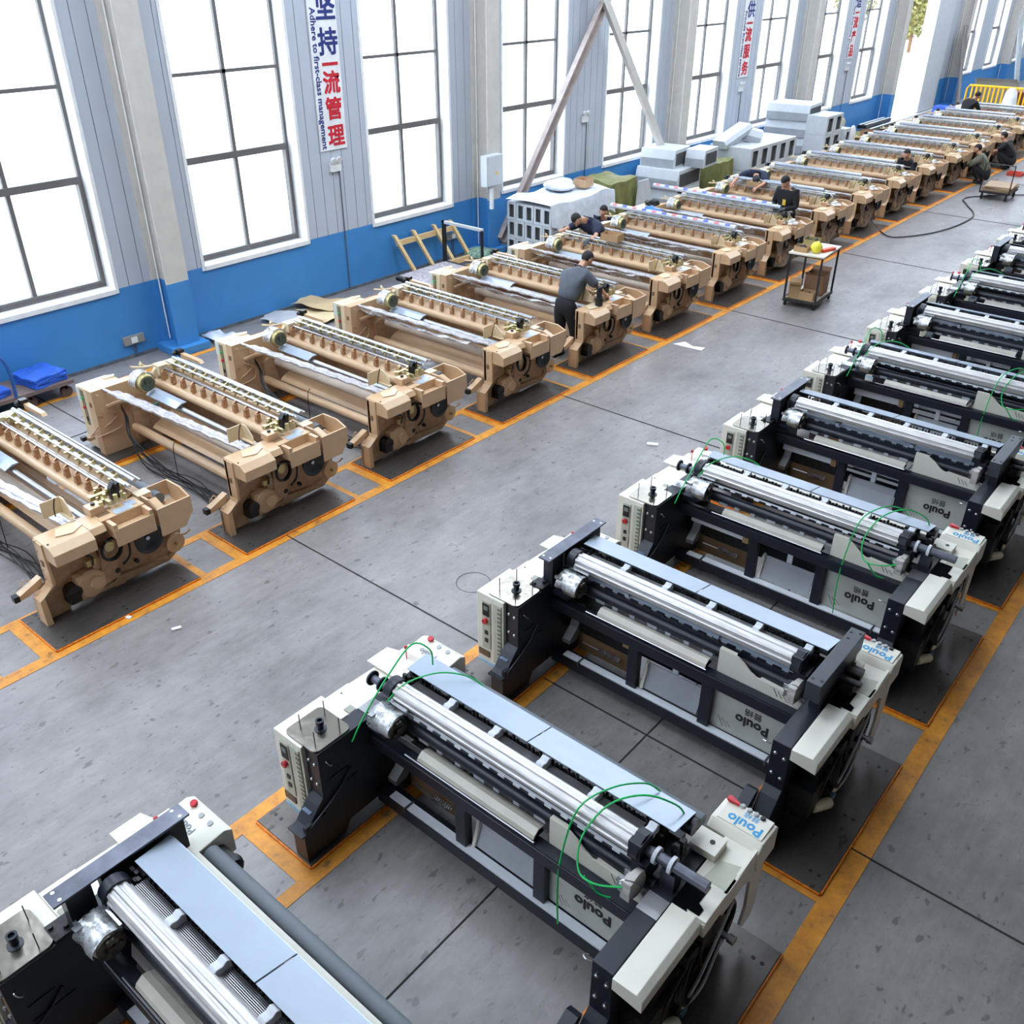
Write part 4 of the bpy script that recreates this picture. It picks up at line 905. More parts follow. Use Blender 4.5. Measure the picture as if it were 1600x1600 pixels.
    if gloves:
        g = MB()
        for s in 'lr':
            hand(g, s, 1.18); el, ha = J['elbow_'+s], J['hand_'+s]; g.cyl(lerp(el, ha, .72), lerp(el, ha, 1.05), .034, 12, .04)
        g.obj('gloves', gloves, t, smooth=True)
    # shirt
    k = {'short': .62, 'long': 1.0}[sleeves]; lowp = lerp(P, mid, .1)
    sc = [[(lowp, (.20, .155)), (mid, (.20, .15)), (Cc, (.215, .15)), (lerp(Cc, Nk, .6), (.13, .11)), (lerp(Cc, Nk, .9), (.085, .08))]]
    for s in 'lr':
        el, ha = J['elbow_'+s], J['hand_'+s]; c2 = [(Cc, (.215, .15)), (sh[s], .098), (lerp(sh[s], el, .4), .08)]
        if sleeves == 'short': c2.append((lerp(sh[s], el, .85), .074))
        else: c2 += [(el, .058), (lerp(el, ha, .5), .05), (lerp(el, ha, .88), .042)]
        sc.append(c2)
    mesh_obj('shirt', skin_mesh(sc, 2), shirt, t)
    pc = [[(P, (.19, .145)), (lerp(P, mid, .5), (.165, .12))]]
    for s in 'lr':
        kn, an = J['knee_'+s], J['ankle_'+s]
        pc.append([(P, (.19, .145)), (hip[s], .125), (lerp(hip[s], kn, .5), .105), (kn, .088), (lerp(kn, an, .5), .08), (lerp(kn, an, .92), .07)])
    mesh_obj('trousers', skin_mesh(pc, 2), pants, t)
    for s in 'lr':
        an = J['ankle_'+s]; f = Vector(J.get('toe_'+s, (an[0], an[1]+.17, an[2]-.07)))
        MB().box(-.045, .045, -.07, .0, -.0, .09).prism([(-.075, 0), (-.075, .07), (.02, .1), (.1, .055), (.185, .04), (.195, 0)], 'x', -.045, .045).xf(Matrix.Translation((an[0], an[1]-.02, max(an[2]-.085, .0)))).obj('shoe', shoes, t, bev=.01)
    hm = MB(); hm.ball((0, -.012, .03), (.083, .098, .1), 16, 12)
    for i in range(len(hm.v)):
        x, y, z_ = hm.v[i]
        if z_ < .035 and y > -.01: hm.v[i] = (x*.8, min(y, .02)*.6, max(z_, .0)+.02)
        elif z_ < -.045: hm.v[i] = (x, y*.9, -.045)
    hm.xf(M).obj('cap' if cap else 'hair', cap or HAIR, t, smooth=True)
    if patch:
        c = Vector(lerp(P, Cc, .62))+Vector((0, .135, 0)); MB().box(c.x-.05, c.x+.02, c.y-.01, c.y+.012, c.z-.06, c.z+.05).obj('chest_patch', patch, t)
    return t
def cloth(n, rgb): return mat(n, rgb, .85, noise=.12, nscale=12)
GREYC = cloth('grey_tshirt', (84, 88, 96)); NAVYC = cloth('navy_polo', (34, 38, 62)); BLK = cloth('black_cloth', (24, 24, 28)); OLV = cloth('olive_sweater', (108, 108, 92))
RG = mat('grey_work_glove', (84, 88, 92), .8); WG = mat('white_work_glove', (214, 214, 208), .8)
# 1 grey shirt, bent over right end of loom 5 (own frame faces +y)
person('worker in a grey T-shirt and black trousers bending over the fifth tan loom', (5.05, 10.72, 0), 0,
       dict(pelvis=(.02, .0, .86), chest=(.03, .20, 1.22), neck=(.03, .34, 1.34), head=(.05, .44, 1.41), sh_l=(-.15, .26, 1.24), sh_r=(.22, .22, 1.27),
            elbow_r=(.37, .36, 1.08), hand_r=(.38, .52, .94), elbow_l=(-.02, .42, 1.0), hand_l=(.16, .56, .90),
            knee_l=(-.10, .04, .47), ankle_l=(-.12, -.02, .09), knee_r=(.12, .10, .47), ankle_r=(.08, .22, .09)), GREYC, BLK, gloves=None, face_dir=(.25, .75, -.6))
person('worker in a navy polo leaning over the sixth tan loom, arms spread', (3.25, 14.16, 0), PI,
       dict(pelvis=(.05, -.05, .88), chest=(.06, .22, 1.14), neck=(.10, .38, 1.22), head=(.14, .50, 1.24), sh_r=(.24, .30, 1.14), sh_l=(-.14, .30, 1.12),
            elbow_r=(.42, .48, 1.03), hand_r=(.50, .70, .98), elbow_l=(-.26, .50, 1.02), hand_l=(-.24, .72, .97),
            knee_l=(-.1, .06, .46), ankle_l=(-.1, -.02, .09), knee_r=(.14, .06, .46), ankle_r=(.14, -.06, .09)), NAVYC, BLK, gloves=RG, face_dir=(-.1, .5, -.85))
person('worker half hidden behind the man in the navy polo, only the face showing', (2.13, 16.0, 0), PI+.3,
       dict(pelvis=(0, -.1, .26), chest=(0, .10, .62), neck=(0, .20, .76), head=(0, .26, .86), elbow_r=(.24, .34, .5), hand_r=(.14, .5, .44), elbow_l=(-.24, .34, .5), hand_l=(-.12, .5, .44),
            knee_l=(-.18, .28, .44), ankle_l=(-.15, .04, .09), knee_r=(.18, .28, .44), ankle_r=(.15, .04, .09)), NAVYC, BLK, face_dir=(.2, .9, -.2))
person('worker bent double in navy over the ninth tan loom, head hanging down', (3.47, 20.12, 0), PI,
       dict(pelvis=(0, -.08, .98), chest=(-.04, .32, 1.20), neck=(-.10, .48, 1.17), head=(-.14, .58, 1.10), sh_l=(-.24, .40, 1.17), sh_r=(.16, .40, 1.19),
            elbow_r=(.32, .58, 1.08), hand_r=(.30, .80, 1.0), elbow_l=(-.36, .6, 1.06), hand_l=(-.3, .80, 1.0),
            knee_l=(-.12, .05, .47), ankle_l=(-.12, -.02, .09), knee_r=(.12, .05, .47), ankle_r=(.12, -.02, .09)), NAVYC, BLK, gloves=None, cap=mat('dark_cap', (52, 50, 52), .8), face_dir=(0, .35, -.93))
person('worker in a black pullover with a yellow chest patch standing between tan looms', (5.15, 17.95, 0), PI-.15,
       dict(pelvis=(0, 0, .92), chest=(0, .08, 1.30), neck=(0, .14, 1.44), head=(0, .20, 1.52), elbow_r=(.26, .12, 1.08), hand_r=(.08, .34, 1.04), elbow_l=(-.26, .12, 1.08), hand_l=(-.10, .36, 1.05),
            knee_l=(-.1, .04, .48), ankle_l=(-.1, 0, .09), knee_r=(.1, .04, .48), ankle_r=(.1, 0, .09)), BLK, BLK, 'long', gloves=RG, face_dir=(.1, .7, -.65), patch=mat('yellow_print', (220, 180, 60), .7))
person('worker in black seen from behind near the yellow barrier', (3.5, 34.25, 0), -.3,
       dict(pelvis=(0, 0, .90), chest=(.05, .16, 1.22), neck=(.08, .26, 1.36), head=(.12, .34, 1.44), elbow_r=(.30, .34, 1.08), hand_r=(.24, .55, .98), elbow_l=(-.2, .36, 1.05), hand_l=(-.1, .56, .98),
            knee_l=(-.1, .04, .47), ankle_l=(-.1, 0, .09), knee_r=(.1, .04, .47), ankle_r=(.1, 0, .09)), BLK, BLK, 'long', face_dir=(.2, .8, -.5))
SQ = dict(pelvis=(0, -.1, .26), chest=(0, .10, .60), neck=(0, .20, .74), head=(0, .26, .84), elbow_r=(.24, .34, .48), hand_r=(.14, .58, .44), elbow_l=(-.24, .34, .48), hand_l=(-.12, .60, .44),
          knee_l=(-.18, .28, .44), ankle_l=(-.15, .04, .09), knee_r=(.18, .28, .44), ankle_r=(.15, .04, .09))
person('squatting worker in an olive sweater beside the flat trolley', (6.02, 28.35, 0), PI/2+.2, SQ, OLV, BLK, 'long', gloves=RG, face_dir=(0, .9, -.35))
person('squatting worker in dark clothes with bare forearms next to the red tray', (5.98, 30.9, 0), PI/2, SQ, BLK, BLK, 'short', gloves=RG, face_dir=(0, .9, -.35))
person('worker hidden behind a tan loom, only dark hair showing', (4.95, 25.35, 0), PI, dict(SQ, pelvis=(0, -.1, .45), chest=(0, .1, .80), neck=(0, .2, .95), head=(0, .28, 1.04)), BLK, BLK, 'long', face_dir=(0, .9, -.3))

# ================================================================ THINGS ON AND AROUND THE LOOMS
def open_carton(name, lab, loc, w, d, h, rz=0, m=BOARD, inside=None, group=None, flaps=0):
    t = thing(name, lab, 'box', loc, rz, group); e = .006
    mb = MB().box(-w/2, w/2, -d/2, d/2, 0, e).box(-w/2, w/2, -d/2, -d/2+e, e, h).box(-w/2, w/2, d/2-e, d/2, e, h).box(-w/2, -w/2+e, -d/2, d/2, e, h).box(w/2-e, w/2, -d/2, d/2, e, h)
    mb.obj('walls', m, t)
    if flaps: MB().prism([(-d/2, h), (-d/2-.08, h+.05), (-d/2-.08, h+.055), (-d/2, h+.006)], 'x', -w/2, w/2).prism([(d/2, h), (d/2+.08, h+.06), (d/2+.08, h+.065), (d/2, h+.006)], 'x', -w/2, w/2).obj('flap', m, t)
    if inside:
        ib = MB(); random.seed(int(loc[1]*10))
        for k in range(14): ib.ball((random.uniform(-w/2+.03, w/2-.03), random.uniform(-d/2+.03, d/2-.03), h*.5+random.random()*.03), .025, 6, 5)
        ib.obj('contents', inside, t)
    return t
open_carton('open_carton', 'small open carton with a dark label lying on the sixth tan loom', (3.95, TY(6)+1.15, 1.05), .34, .24, .12, .1, BOARD)
open_carton('parts_carton', 'small carton on the ninth tan loom before the worker bent double', (3.62, TY(9)+1.0, 1.0), .3, .2, .1, .2, BOARD, BRASS)
def ptube(i, lab, x0, z0):
    t = thing('printed_tube', lab, 'tube', (2.56+x0, TY(i)+1.12, z0), group='plastic tubes printed in red and blue')
    MB().cyl((0, 0, 0), (2.75, 0, 0), .045, 16).obj('tube', mat('pale_film_tube', (200, 204, 216), .3), t, smooth=True)
    for k in range(12):
        pr = [(.046*math.cos(a)*1.0-.0, .046*math.sin(a)) for a in [math.radians(70+10*j) for j in range(10)]]+[(.044*math.cos(a), .044*math.sin(a)) for a in [math.radians(160-10*j) for j in range(10)]]
        x = .06+k*.225; MB().prism(pr, 'x', x, x+.1).obj('print', mat('red_print', (214, 128, 128), .5) if k % 2 == 0 else mat('blue_print', (96, 108, 186), .5), t)
ptube(7, 'nearer film tube printed with red and blue marks lying along the seventh tan loom', -.02, 1.10)
ptube(8, 'farther film tube printed with red and blue marks sticking out past the eighth tan loom', -.32, 1.12)
t = MB().sheet(lambda u, v: (.5*u-.25+.02*math.sin(9*v), .34*v-.17+.02*math.sin(8*u), .14*math.sin(PI*u)*math.sin(PI*v)+.015*math.sin(21*u+5*v)), 20, 14, .01).obj('blue_bag', mat('bright_blue_bag', (28, 110, 214), .35, bump=.6, bscale=8), smooth=True)
t.location = (2.98, TY(8)-.1, .87); tag(t, 'bright blue plastic bag bulging between the seventh and eighth tan looms', 'bag')
t = MB().box(-.12, .12, -.09, .09, 0, .06).ball((0, 0, .07), (.1, .07, .05)).ball((.08, .03, .07), (.05, .05, .05)).obj('black_fixture', BLACK); t.location = (2.62, TY(8)+.5, .87)
tag(t, 'black clamp device lying on the cabinet top of the eighth tan loom', 'clamp')
t = MB().cyl((0, 0, 0), (0, 0, .12), .055, 14, .07).box(-.03, .03, -.03, .03, .12, .24).ball((0, 0, .26), (.05, .05, .04)).obj('grinder', BLACK, smooth=True); t.location = (5.50, TY(5)+.62, .865)
tag(t, 'black hand tool standing upright on the cover beside the grey-shirted worker', 'tool')
# parts trolley
t = thing('parts_trolley', 'two-shelf steel trolley with castors loaded with cartons in the aisle', 'trolley', (6.52, 15.25, 0), .08)
W_, D_ = .56, .85
for x in (0, W_):
    for y in (0, D_): MB().box(x-.015, x+.015, y-.015, y+.015, .10, .92).obj('post', DARK, t)
Bx(-.03, W_+.03, -.03, D_+.03, .92, .945).obj('top_board', mat('pale_ply_top', (214, 206, 190), .5), t)
MB().box(-.02, W_+.02, -.02, D_+.02, .90, .92).obj('top_rim', DARK, t); Bx(-.02, W_+.02, -.02, D_+.02, .12, .14).obj('lower_shelf', mat('ply_shelf', (176, 168, 150), .6), t)
MB().box(-.02, .0, -.02, D_+.02, .09, .15).box(W_, W_+.02, -.02, D_+.02, .09, .15).box(0, W_, -.02, 0, .09, .15).obj('shelf_rim', DARK, t)
for x in (.02, W_-.02):
    for y in (.03, D_-.03): MB().cyl((x-.015, y, .045), (x+.015, y, .045), .045, 14).box(x-.02, x+.02, y-.01, y+.01, .05, .1).obj('castor', TIRE, t)
def at_t(x, y, z): a = .08; return (6.52+x*math.cos(a)-y*math.sin(a), 15.25+x*math.sin(a)+y*math.cos(a), z)
open_carton('parts_carton', 'low carton of fittings at the near corner of the trolley top', at_t(.13, .18, .945), .24, .22, .09, .08, BOARD, DARK, 'cartons on the parts trolley')
open_carton('parts_carton', 'greenish carton at the back of the trolley top', at_t(.14, .62, .945), .24, .26, .12, .1, mat('olive_card', (150, 136, 86), .8), DARK, 'cartons on the parts trolley')
t = MB().ball((0, 0, .09), (.10, .09, .10), 14, 10).ball((.02, .01, .17), (.03, .03, .03)).obj('yellow_bag', mat('yellow_bag_film', (236, 222, 70), .4, bump=.8, bscale=12), smooth=True); t.location = at_t(.36, .2, .94)
tag(t, 'yellow plastic bag standing on the trolley top', 'bag')
t = MB().box(-.04, .04, -.16, .16, 0, .05).obj('orange_tool_case', mat('orange_red_case', (228, 74, 34), .4), bev=.01); t.location = at_t(.5, .42, .945); t.rotation_euler[2] = -.3
tag(t, 'long orange-red case lying on the trolley top beside the yellow bag', 'case')
open_carton('parts_carton', 'tilted small carton at the window side of the lower trolley shelf', at_t(.12, .15, .14), .2, .2, .22, .4, BOARD, None, 'cartons on the parts trolley', 1)
open_carton('parts_carton', 'low carton with a blue label at the near end of the lower trolley shelf', at_t(.37, .14, .14), .26, .2, .15, .05, BOARD, DARK, 'cartons on the parts trolley')
open_carton('parts_carton', 'tall open carton with raised flaps at the back of the lower trolley shelf', at_t(.35, .58, .14), .34, .34, .36, .12, mat('brown_card', (146, 110, 84), .85), None, 'cartons on the parts trolley', 1)
# flat platform trolley
t = thing('platform_trolley', 'low platform trolley with a black push bar in the far aisle', 'trolley', (6.72, 26.35, 0), 0)
Bx(-.18, .52, 0, .9, .15, .19).obj('deck', DARK, t)
MB().tube([(-.18, .02, .17), (-.18, .02, .86), (.52, .02, .86), (.52, .02, .17)], .016, 8, smooth=False).obj('push_bar', BLACK, t)
for x in (-.12, .46):
    for y in (.08, .82): MB().cyl((x-.02, y, .06), (x+.02, y, .06), .06, 14).box(x-.02, x+.02, y-.02, y+.02, .08, .15).obj('castor', TIRE, t)
for k in range(3):
    b = Bx(-.33, .33, -.4, .4, 0, .035).obj('brown_board', mat('hardboard', (168, 140, 110), .7), bev=.003); b.location = (6.9, 26.85, .19+k*.045); b.rotation_euler[2] = (.04, -.05, .1)[k]
    tag(b, ['lowest brown board on the platform trolley', 'middle brown board on the platform trolley', 'topmost brown board on the platform trolley, with a white scrap'][k], 'board', 'brown boards on the platform trolley')
    if k < 2: b.scale[2] = 1.28
hose = MB().tube([(5.1, 22.6, .02), (5.35, 22.25, .02), (5.9, 21.4, .02), (6.38, 21.09, .02), (6.95, 22.30, .02), (7.09, 24.14, .02), (6.6, 25.3, .02), (6.31, 25.95, .02), (6.5, 26.5, .02), (7.3, 27.4, .02), (8.2, 28.0, .02)], .014, 8)
tag(hose.obj('air_hose', BLACK, smooth=True), 'black hose snaking across the far aisle floor to the platform trolley', 'hose')
t = MB().box(-.2, .2, -.15, .15, 0, .02).box(-.2, -.18, -.15, .15, .02, .09).box(.18, .2, -.15, .15, .02, .09).box(-.18, .18, -.15, -.13, .02, .09).box(-.18, .18, .13, .15, .02, .09).obj('red_tray', mat('red_tray_plastic', (206, 74, 54), .5)); t.location = (6.45, 30.1, 0)
tag(t, 'red plastic tray on the floor by the squatting worker in dark clothes', 'tray')
t = MB().prism([(0, 0), (.5, .04), (.48, .2), (.3, .12), (.1, .22)], 'z', 0, .006).obj('paper_sheet', WHITE); t.location = (6.05, 12.3, .004); tag(t, 'crumpled white paper sheet on the aisle floor near the sixth tan loom', 'paper')
for (px, py, a, l, m, sc) in ((7.72, 9.1, .5, 'small white cigarette packet on the aisle floor by the long joint', WHITE, 1), (5.9, 2.9, .2, 'scrap of white paper on the yellow line by the second tan loom', WHITE, .6), (5.0, 1.3, .9, 'yellowish scrap in front of the nearest tan loom', BRASS, 1.2), (6.4, 3.1, 1.2, 'thin white scrap in the near aisle', WHITE, .6)):
    t = MB().box(-.07*sc, .07*sc, -.03*sc, .03*sc, 0, .015).obj('litter', m); t.location = (px, py, .003); t.rotation_euler[2] = a; tag(t, l, 'litter')

# ================================================================ ALONG THE WINDOW WALL
# flatbed cart with blue tarps
t = thing('flatbed_cart', 'rusty flatbed cart with a blue handle by the blue wall', 'cart', (0, 0, 0))
Bx(.06, .72, 3.6, 5.15, .20, .25).obj('deck', mat('rusty_deck', (110, 92, 88), .8, noise=.25), t)
MB().tube([(.72, 4.35, .25), (.78, 4.3, .8), (.55, 4.0, 1.05), (.2, 4.0, 1.05), (.1, 4.3, .8), (.1, 4.35, .25)], .025, 8).obj('handle', mat('blue_tube', (40, 90, 160), .4), t, smooth=True)
for x in (.14, .62):
    for y in (3.8, 4.55, 5.05): MB().cyl((x-.03, y, .08), (x+.03, y, .08), .08, 16).box(x-.03, x+.03, y-.02, y+.02, .12, .2).obj('castor', mat('brown_wheel', (84, 66, 58), .7), t)
def folded(lab, loc, w, d, h, seed, m=BLUETARP, name='folded_tarp', cat='tarp', group=None):
    mb = MB()
    n = max(2, int(h/.03))
    for k in range(n):
        s1 = seed+k; z0 = k*h/n
        mb.sheet(lambda u, v: ((u-.5)*w*(1-.04*(k % 2))+.012*math.sin(s1*3+9*v), (v-.5)*d*(1-.03*(k % 3))+.012*math.sin(s1*5+8*u), z0+h/n+.006*math.sin(s1+13*u+7*v)), 12, 12, h/n*.9)
    o = mb.obj(name, m, smooth=True); o.location = loc; o.rotation_euler[2] = .2*math.sin(seed); return tag(o, lab, cat, group)
folded('taller pile of folded blue tarpaulin at the far end of the flatbed cart', (.40, 4.83, .25), .55, .5, .13, 2, group='folded blue tarps')
folded('lower fold of blue tarpaulin behind the cart handle', (.38, 4.12, .25), .5, .42, .08, 7, group='folded blue tarps')
for k, (x, y, w, d, rz, l) in enumerate(((.42, 9.75, .8, .55, .3, 'upper sheet of crumpled brown packing paper by the wall'), (.74, 9.48, .8, .5, -.2, 'lower sheet of torn brown packing paper by the wall'), (.34, 9.0, .6, .5, .6, 'greyish crumpled sheet left of the brown packing paper'))):
    o = MB().sheet(lambda u, v: ((u-.5)*w+.03*math.sin(7*v), (v-.5)*d+.03*math.sin(9*u), .05+.03*math.sin(5*u+k)*math.cos(4*v)), 14, 12, .006).obj('packing_paper', (mat('kraft_paper', (190, 164, 126), .85, bump=.5, bscale=5), mat('kraft_pale', (206, 184, 144), .85, bump=.5, bscale=5), mat('grey_paper', (170, 172, 176), .8, bump=.6, bscale=6))[k], smooth=True)
    o.location = (x, y, .01+.07*(k == 0)); o.rotation_euler[2] = rz; tag(o, l, 'paper', 'packing paper by the wall')
o = MB().sheet(lambda u, v: ((u-.5)*.5+.02*math.sin(9*v), (v-.5)*.35, .06+.05*math.sin(6*u)*math.sin(5*v)), 14, 10, .01).obj('plastic_bag', PLASTICW, smooth=True); o.location = (.35, 7.75, .01); tag(o, 'crumpled clear plastic bag beside the blue footing block', 'bag')
# timber rack
t = thing('timber_rack', 'ladder-like raw timber rack leaning against the blue wall', 'timber rack', (0, 0, 0))
for k, y in enumerate((12.02, 12.52, 13.08, 13.55)):
    MB().add([(.42, y+.12, 0), (.49, y+.12, 0), (.49, y+.19, 0), (.42, y+.19, 0), (.05, y-.12, .80), (.12, y-.12, .80), (.12, y-.05, .80), (.05, y-.05, .80)], [(0, 1, 2, 3), (4, 5, 6, 7), (0, 1, 5, 4), (1, 2, 6, 5), (2, 3, 7, 6), (3, 0, 4, 7)]).obj('upright', WOOD, t)
for a, b in (((.13, 11.95, .65), (.13, 13.55, .65)), ((.46, 12.1, .10), (.46, 13.75, .10))): MB().box(a[0]-.02, a[0]+.02, a[1], b[1], a[2]-.05, a[2]+.05).obj('rail', WOOD, t)
# black steel trolley with sheets
t = thing('sheet_trolley', 'low black steel trolley with an upright hoop, holding grey sheets', 'trolley', (0, 0, 0))
Bx(.75, 1.75, 11.3, 12.7, .22, .28).obj('deck', BLACK, t); MB().box(.70, .76, 12.6, 12.66, .1, 1.05).box(1.68, 1.72, 12.6, 12.64, .1, 1.02).obj('hoop_post', BLACK, t); MB().box(.7, 1.72, 12.6, 12.65, 1.0, 1.05).obj('hoop_bar', mat('bare_bar', (196, 198, 200), .4), t)
for x in (.85, 1.65):
    for y in (11.4, 12.55): MB().cyl((x-.02, y, .08), (x+.02, y, .08), .08, 14).box(x-.02, x+.02, y-.02, y+.02, .1, .22).obj('castor', TIRE, t)
o = Bx(.80, 1.68, 11.35, 12.55, .28, .31).obj('sheet_stack', mat('speckled_sheet', (150, 142, 146), .6, noise=.4, nscale=18)); tag(o, 'speckled grey sheets lying flat on the black trolley', 'sheets')
o = MB().ball((0, 0, .1), (.3, .32, .13), 18, 10).ball((.1, .25, .08), (.2, .2, .1), 14, 8).obj('green_netting', mat('green_cloth_heap', (112, 138, 120), .85, noise=.5, nscale=20, bump=1, bscale=16), smooth=True); o.location = (.45, 14.0-.1, 0)
tag(o, 'heap of greyish green cloth on the floor by the second column', 'cloth')

# light grey machine covers: hollow box covers with a dark opening
def cover_box(lab, loc, size, rz=0, tilt=0, group=None, face='y', m=GALV):
    w, d, h = size; t = thing('machine_cover', lab, 'machine cover', loc, rz, group); e = .012; t.rotation_euler[1] = tilt
    fx = .22*w; fz = .14*h
    mb = MB().box(-w/2, w/2, d/2-e, d/2, 0, h).box(-w/2, -w/2+e, -d/2, d/2-e, 0, h).box(w/2-e, w/2, -d/2, d/2-e, 0, h).box(-w/2+e, w/2-e, -d/2, d/2-e, 0, e).box(-w/2+e, w/2-e, -d/2, d/2-e, h-e, h)
    mb.box(-w/2+e, -w/2+fx, -d/2, -d/2+e, e, h-e).box(w/2-fx, w/2-e, -d/2, -d/2+e, e, h-e).box(-w/2+fx, w/2-fx, -d/2, -d/2+e, e, fz).box(-w/2+fx, w/2-fx, -d/2, -d/2+e, h-fz, h-e)
    mb.obj('shell', m, t)
    Bx(-w/2+fx, w/2-fx, -d/2+.05, -d/2+.06, fz, h-fz).obj('opening_shade', GALVD, t)  # flat dark sheet behind the opening, painting the shade inside the hollow cover
    return t
COLN = ['first', 'second', 'third', 'fourth', 'fifth']; ROWN = ['bottom', 'middle', 'top']
def pj(x, y, z):  # helper for positions along the wall, kept explicit
    return (x, y, z)
for c in range(5):
    for r in range(3):
        cover_box('light grey hollow cover, %s row, %s column from the window, under the plastic film' % (ROWN[r], COLN[c]), (.74+c*.228, 15.45+.01*((c+r) % 2), r*.355), (.222, 1.7, .35), 0, 0, 'hollow covers stacked under the plastic film')
text('marking', 'JX-5810', .2, INK, basis((1.775, 15.2, .55), (0, 1, 0), (0, 0, 1))).name = 'stencil_marking'
o = bpy.data.objects['stencil_marking']; tag(o, 'black JX-5810 marking on the end of the film-covered cover stack', 'marking')
def film(u, v):
    x = .62+1.35*u; y = 14.56+2.2*v; z = 1.11+.03*math.sin(9*u+4*v)*math.sin(13*v)+.035*max(0, math.sin(7*v+u*3))
    if x > 1.77: z = 1.11-(x-1.77)*(1.9+1.2*math.sin(7*v)**2); x = 1.78+(x-1.77)*.2
    return (x, y, z)
o = MB().sheet(film, 40, 46, .004).obj('plastic_film', mat('wrinkled_film_cover', (212, 218, 226), .25, noise=.12, bump=1, bscale=7), smooth=True); tag(o, 'wrinkled silvery plastic film draped over the stacked hollow covers', 'film')
o = MB().ball((0, 0, .07), (.36, .30, .10), 20, 10).ball((-.2, .35, .06), (.2, .3, .08), 16, 8).obj('film_bundle', mat('wrinkled_film_cover', (1, 1, 1)), smooth=True); o.location = (.95, 15.9, 1.13); tag(o, 'bunched white film heap on top of the film-covered stack', 'film')
open_carton('small_carton', 'small carton full of parts on top of the film-covered stack', (1.25, 16.35, 1.16), .3, .34, .16, .1, mat('parts_carton_card', (196, 160, 126), .8), mat('rusty_parts', (150, 96, 70), .7))
# olive tarp covered pile and white panel
def drape(x0, x1, y0, y1, h, n=30, k=.6):
    cx, cy2, hx, hy = (x0+x1)/2, (y0+y1)/2, (x1-x0)/2, (y1-y0)/2
    def fn(u, v):
        a, b = (u-.5)*2, (v-.5)*2; m = max(abs(a), abs(b)); f = max(-1, min(1, a/k)), max(-1, min(1, b/k)); drop = max(0, m-k)/(1-k)
        wv = .05*math.sin(9*(a-b)*1.5)*drop
        return (cx+f[0]*hx*(1+.06*drop)+wv, cy2+f[1]*hy*(1+.06*drop)-wv, h*(1-.97*drop)+.03*math.sin(7*a+3*b)*math.cos(5*b)*(1-drop)+.015)
    return MB().sheet(fn, n, n, .01)
o = drape(.3, 1.2, 17.5, 18.5, 1.0).obj('olive_tarp', OLIVE, smooth=True); tag(o, 'olive green tarpaulin thrown over a pile by the blue wall', 'tarp')
t = thing('trapezoid_cover', 'light grey trapezoid panel with a small black mark leaning on the olive tarpaulin', 'panel', (0, 0, 0))
MB().prism([(18.3, .0), (18.4, .95), (18.8, .95), (19.2, .0)], 'x', 1.30, 1.33).obj('panel', GALV, t)
text('mark', 'ez', .16, INK, basis((1.332, 18.75, .45), (0, 1, 0), (0, 0, 1)), t)
# stacks of bigger covers
def closed_cover(lab, loc, size, rz=0, tilt=0, group='grey sheet-metal covers by the wall', tx=0):
    w, d, h = size; t = thing('sheet_cover', lab, 'machine cover', loc, rz, group); t.rotation_euler[1] = tilt; t.rotation_euler[0] = tx
    MB().prism([(-d/2, 0), (-d/2, h*.52), (-d/2+.06, h), (d/2, h), (d/2, 0)], 'x', -w/2, w/2).obj('body', GALV, t, bev=.006)
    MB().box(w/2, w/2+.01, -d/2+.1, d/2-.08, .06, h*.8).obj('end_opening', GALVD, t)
    MB().box(-w/2+.02, w/2-.02, -d/2-.004, -d/2, h*.04, h*.5).obj('front_band', mat('darker_grey_band', (160, 164, 170), .5), t)
    return t
for k, (x, y, z, s, rz, l) in enumerate(((.8, 20.6, 0, (1.1, 1.2, .48), .1, 'bottom cover of the first grey pile past the olive tarpaulin'), (.75, 20.6, .48, (1.15, 1.25, .45), .08, 'middle cover of the first grey pile past the olive tarpaulin'), (.65, 20.55, .93, (.9, .9, .42), .12, 'top cover of the first grey pile, near the brace foot'), (1.35, 21.1, .93, (.5, .8, .40), .1, 'small top cover at the aisle side of the first grey pile'))):
    closed_cover(l, (x, y, z), s, rz)
o = drape(.6, 1.4, 22.0, 22.7, .85).obj('olive_tarp', OLIVE, smooth=True); tag(o, 'olive tarpaulin bundle between the two grey cover piles', 'tarp')
for c in range(5):
    for r in range(2):
        cover_box('open-ended grey cover, %s row, number %s along the wall past the third column' % (('lower', 'upper')[r], COLN[c]), (1.15, 23.2+c*.53, r*.555), (.52, 1.2, .545), PI/2, 0, 'open-ended covers past the third column')
t = closed_cover('long light grey cover tilted up on top of the open-ended covers', (.95, 23.4, 1.20), (1.2, .42, .2), PI/2-.1, -.28, 'tilted covers')
t = closed_cover('crooked grey cover lying askew on the open-ended covers', (1.1, 24.0, 1.12), (.6, .5, .3), .5, .2, 'tilted covers')
for k in range(4): closed_cover('%s cover of the tall grey stack by the fourth column' % ['lowest', 'second', 'third', 'topmost'][k], (.75, 27.35, k*.43), (1.25, 1.1, .42), .05+.02*k)
for k in range(3):
    for c in range(2):
        if k or c: cover_box('hollow cover on the aisle side of the tall stack, %s, %s' % (ROWN[k], ('near', 'far')[c]), (1.72, 27.1+c*.57, k*.495), (.55, .6, .49), PI/2, 0, 'hollow covers beside the tall stack')
for c in range(3): cover_box('small upright hollow cover past the tall stack, %s of three' % COLN[c], (1.0+.1*c, 29.3+c*.42, 0), (.4, .38, .75), PI/2, 0, 'small upright covers')
for k in range(5):
    o = MB().box(0, .1, 0, .1, 0, .3).obj('small_bracket', GALVD); o.location = (1.75+.12*k, 29.0+.2*k, 0); tag(o, 'small dark bracket on the floor, %s of five near the small covers' % COLN[k], 'bracket', 'small dark brackets')
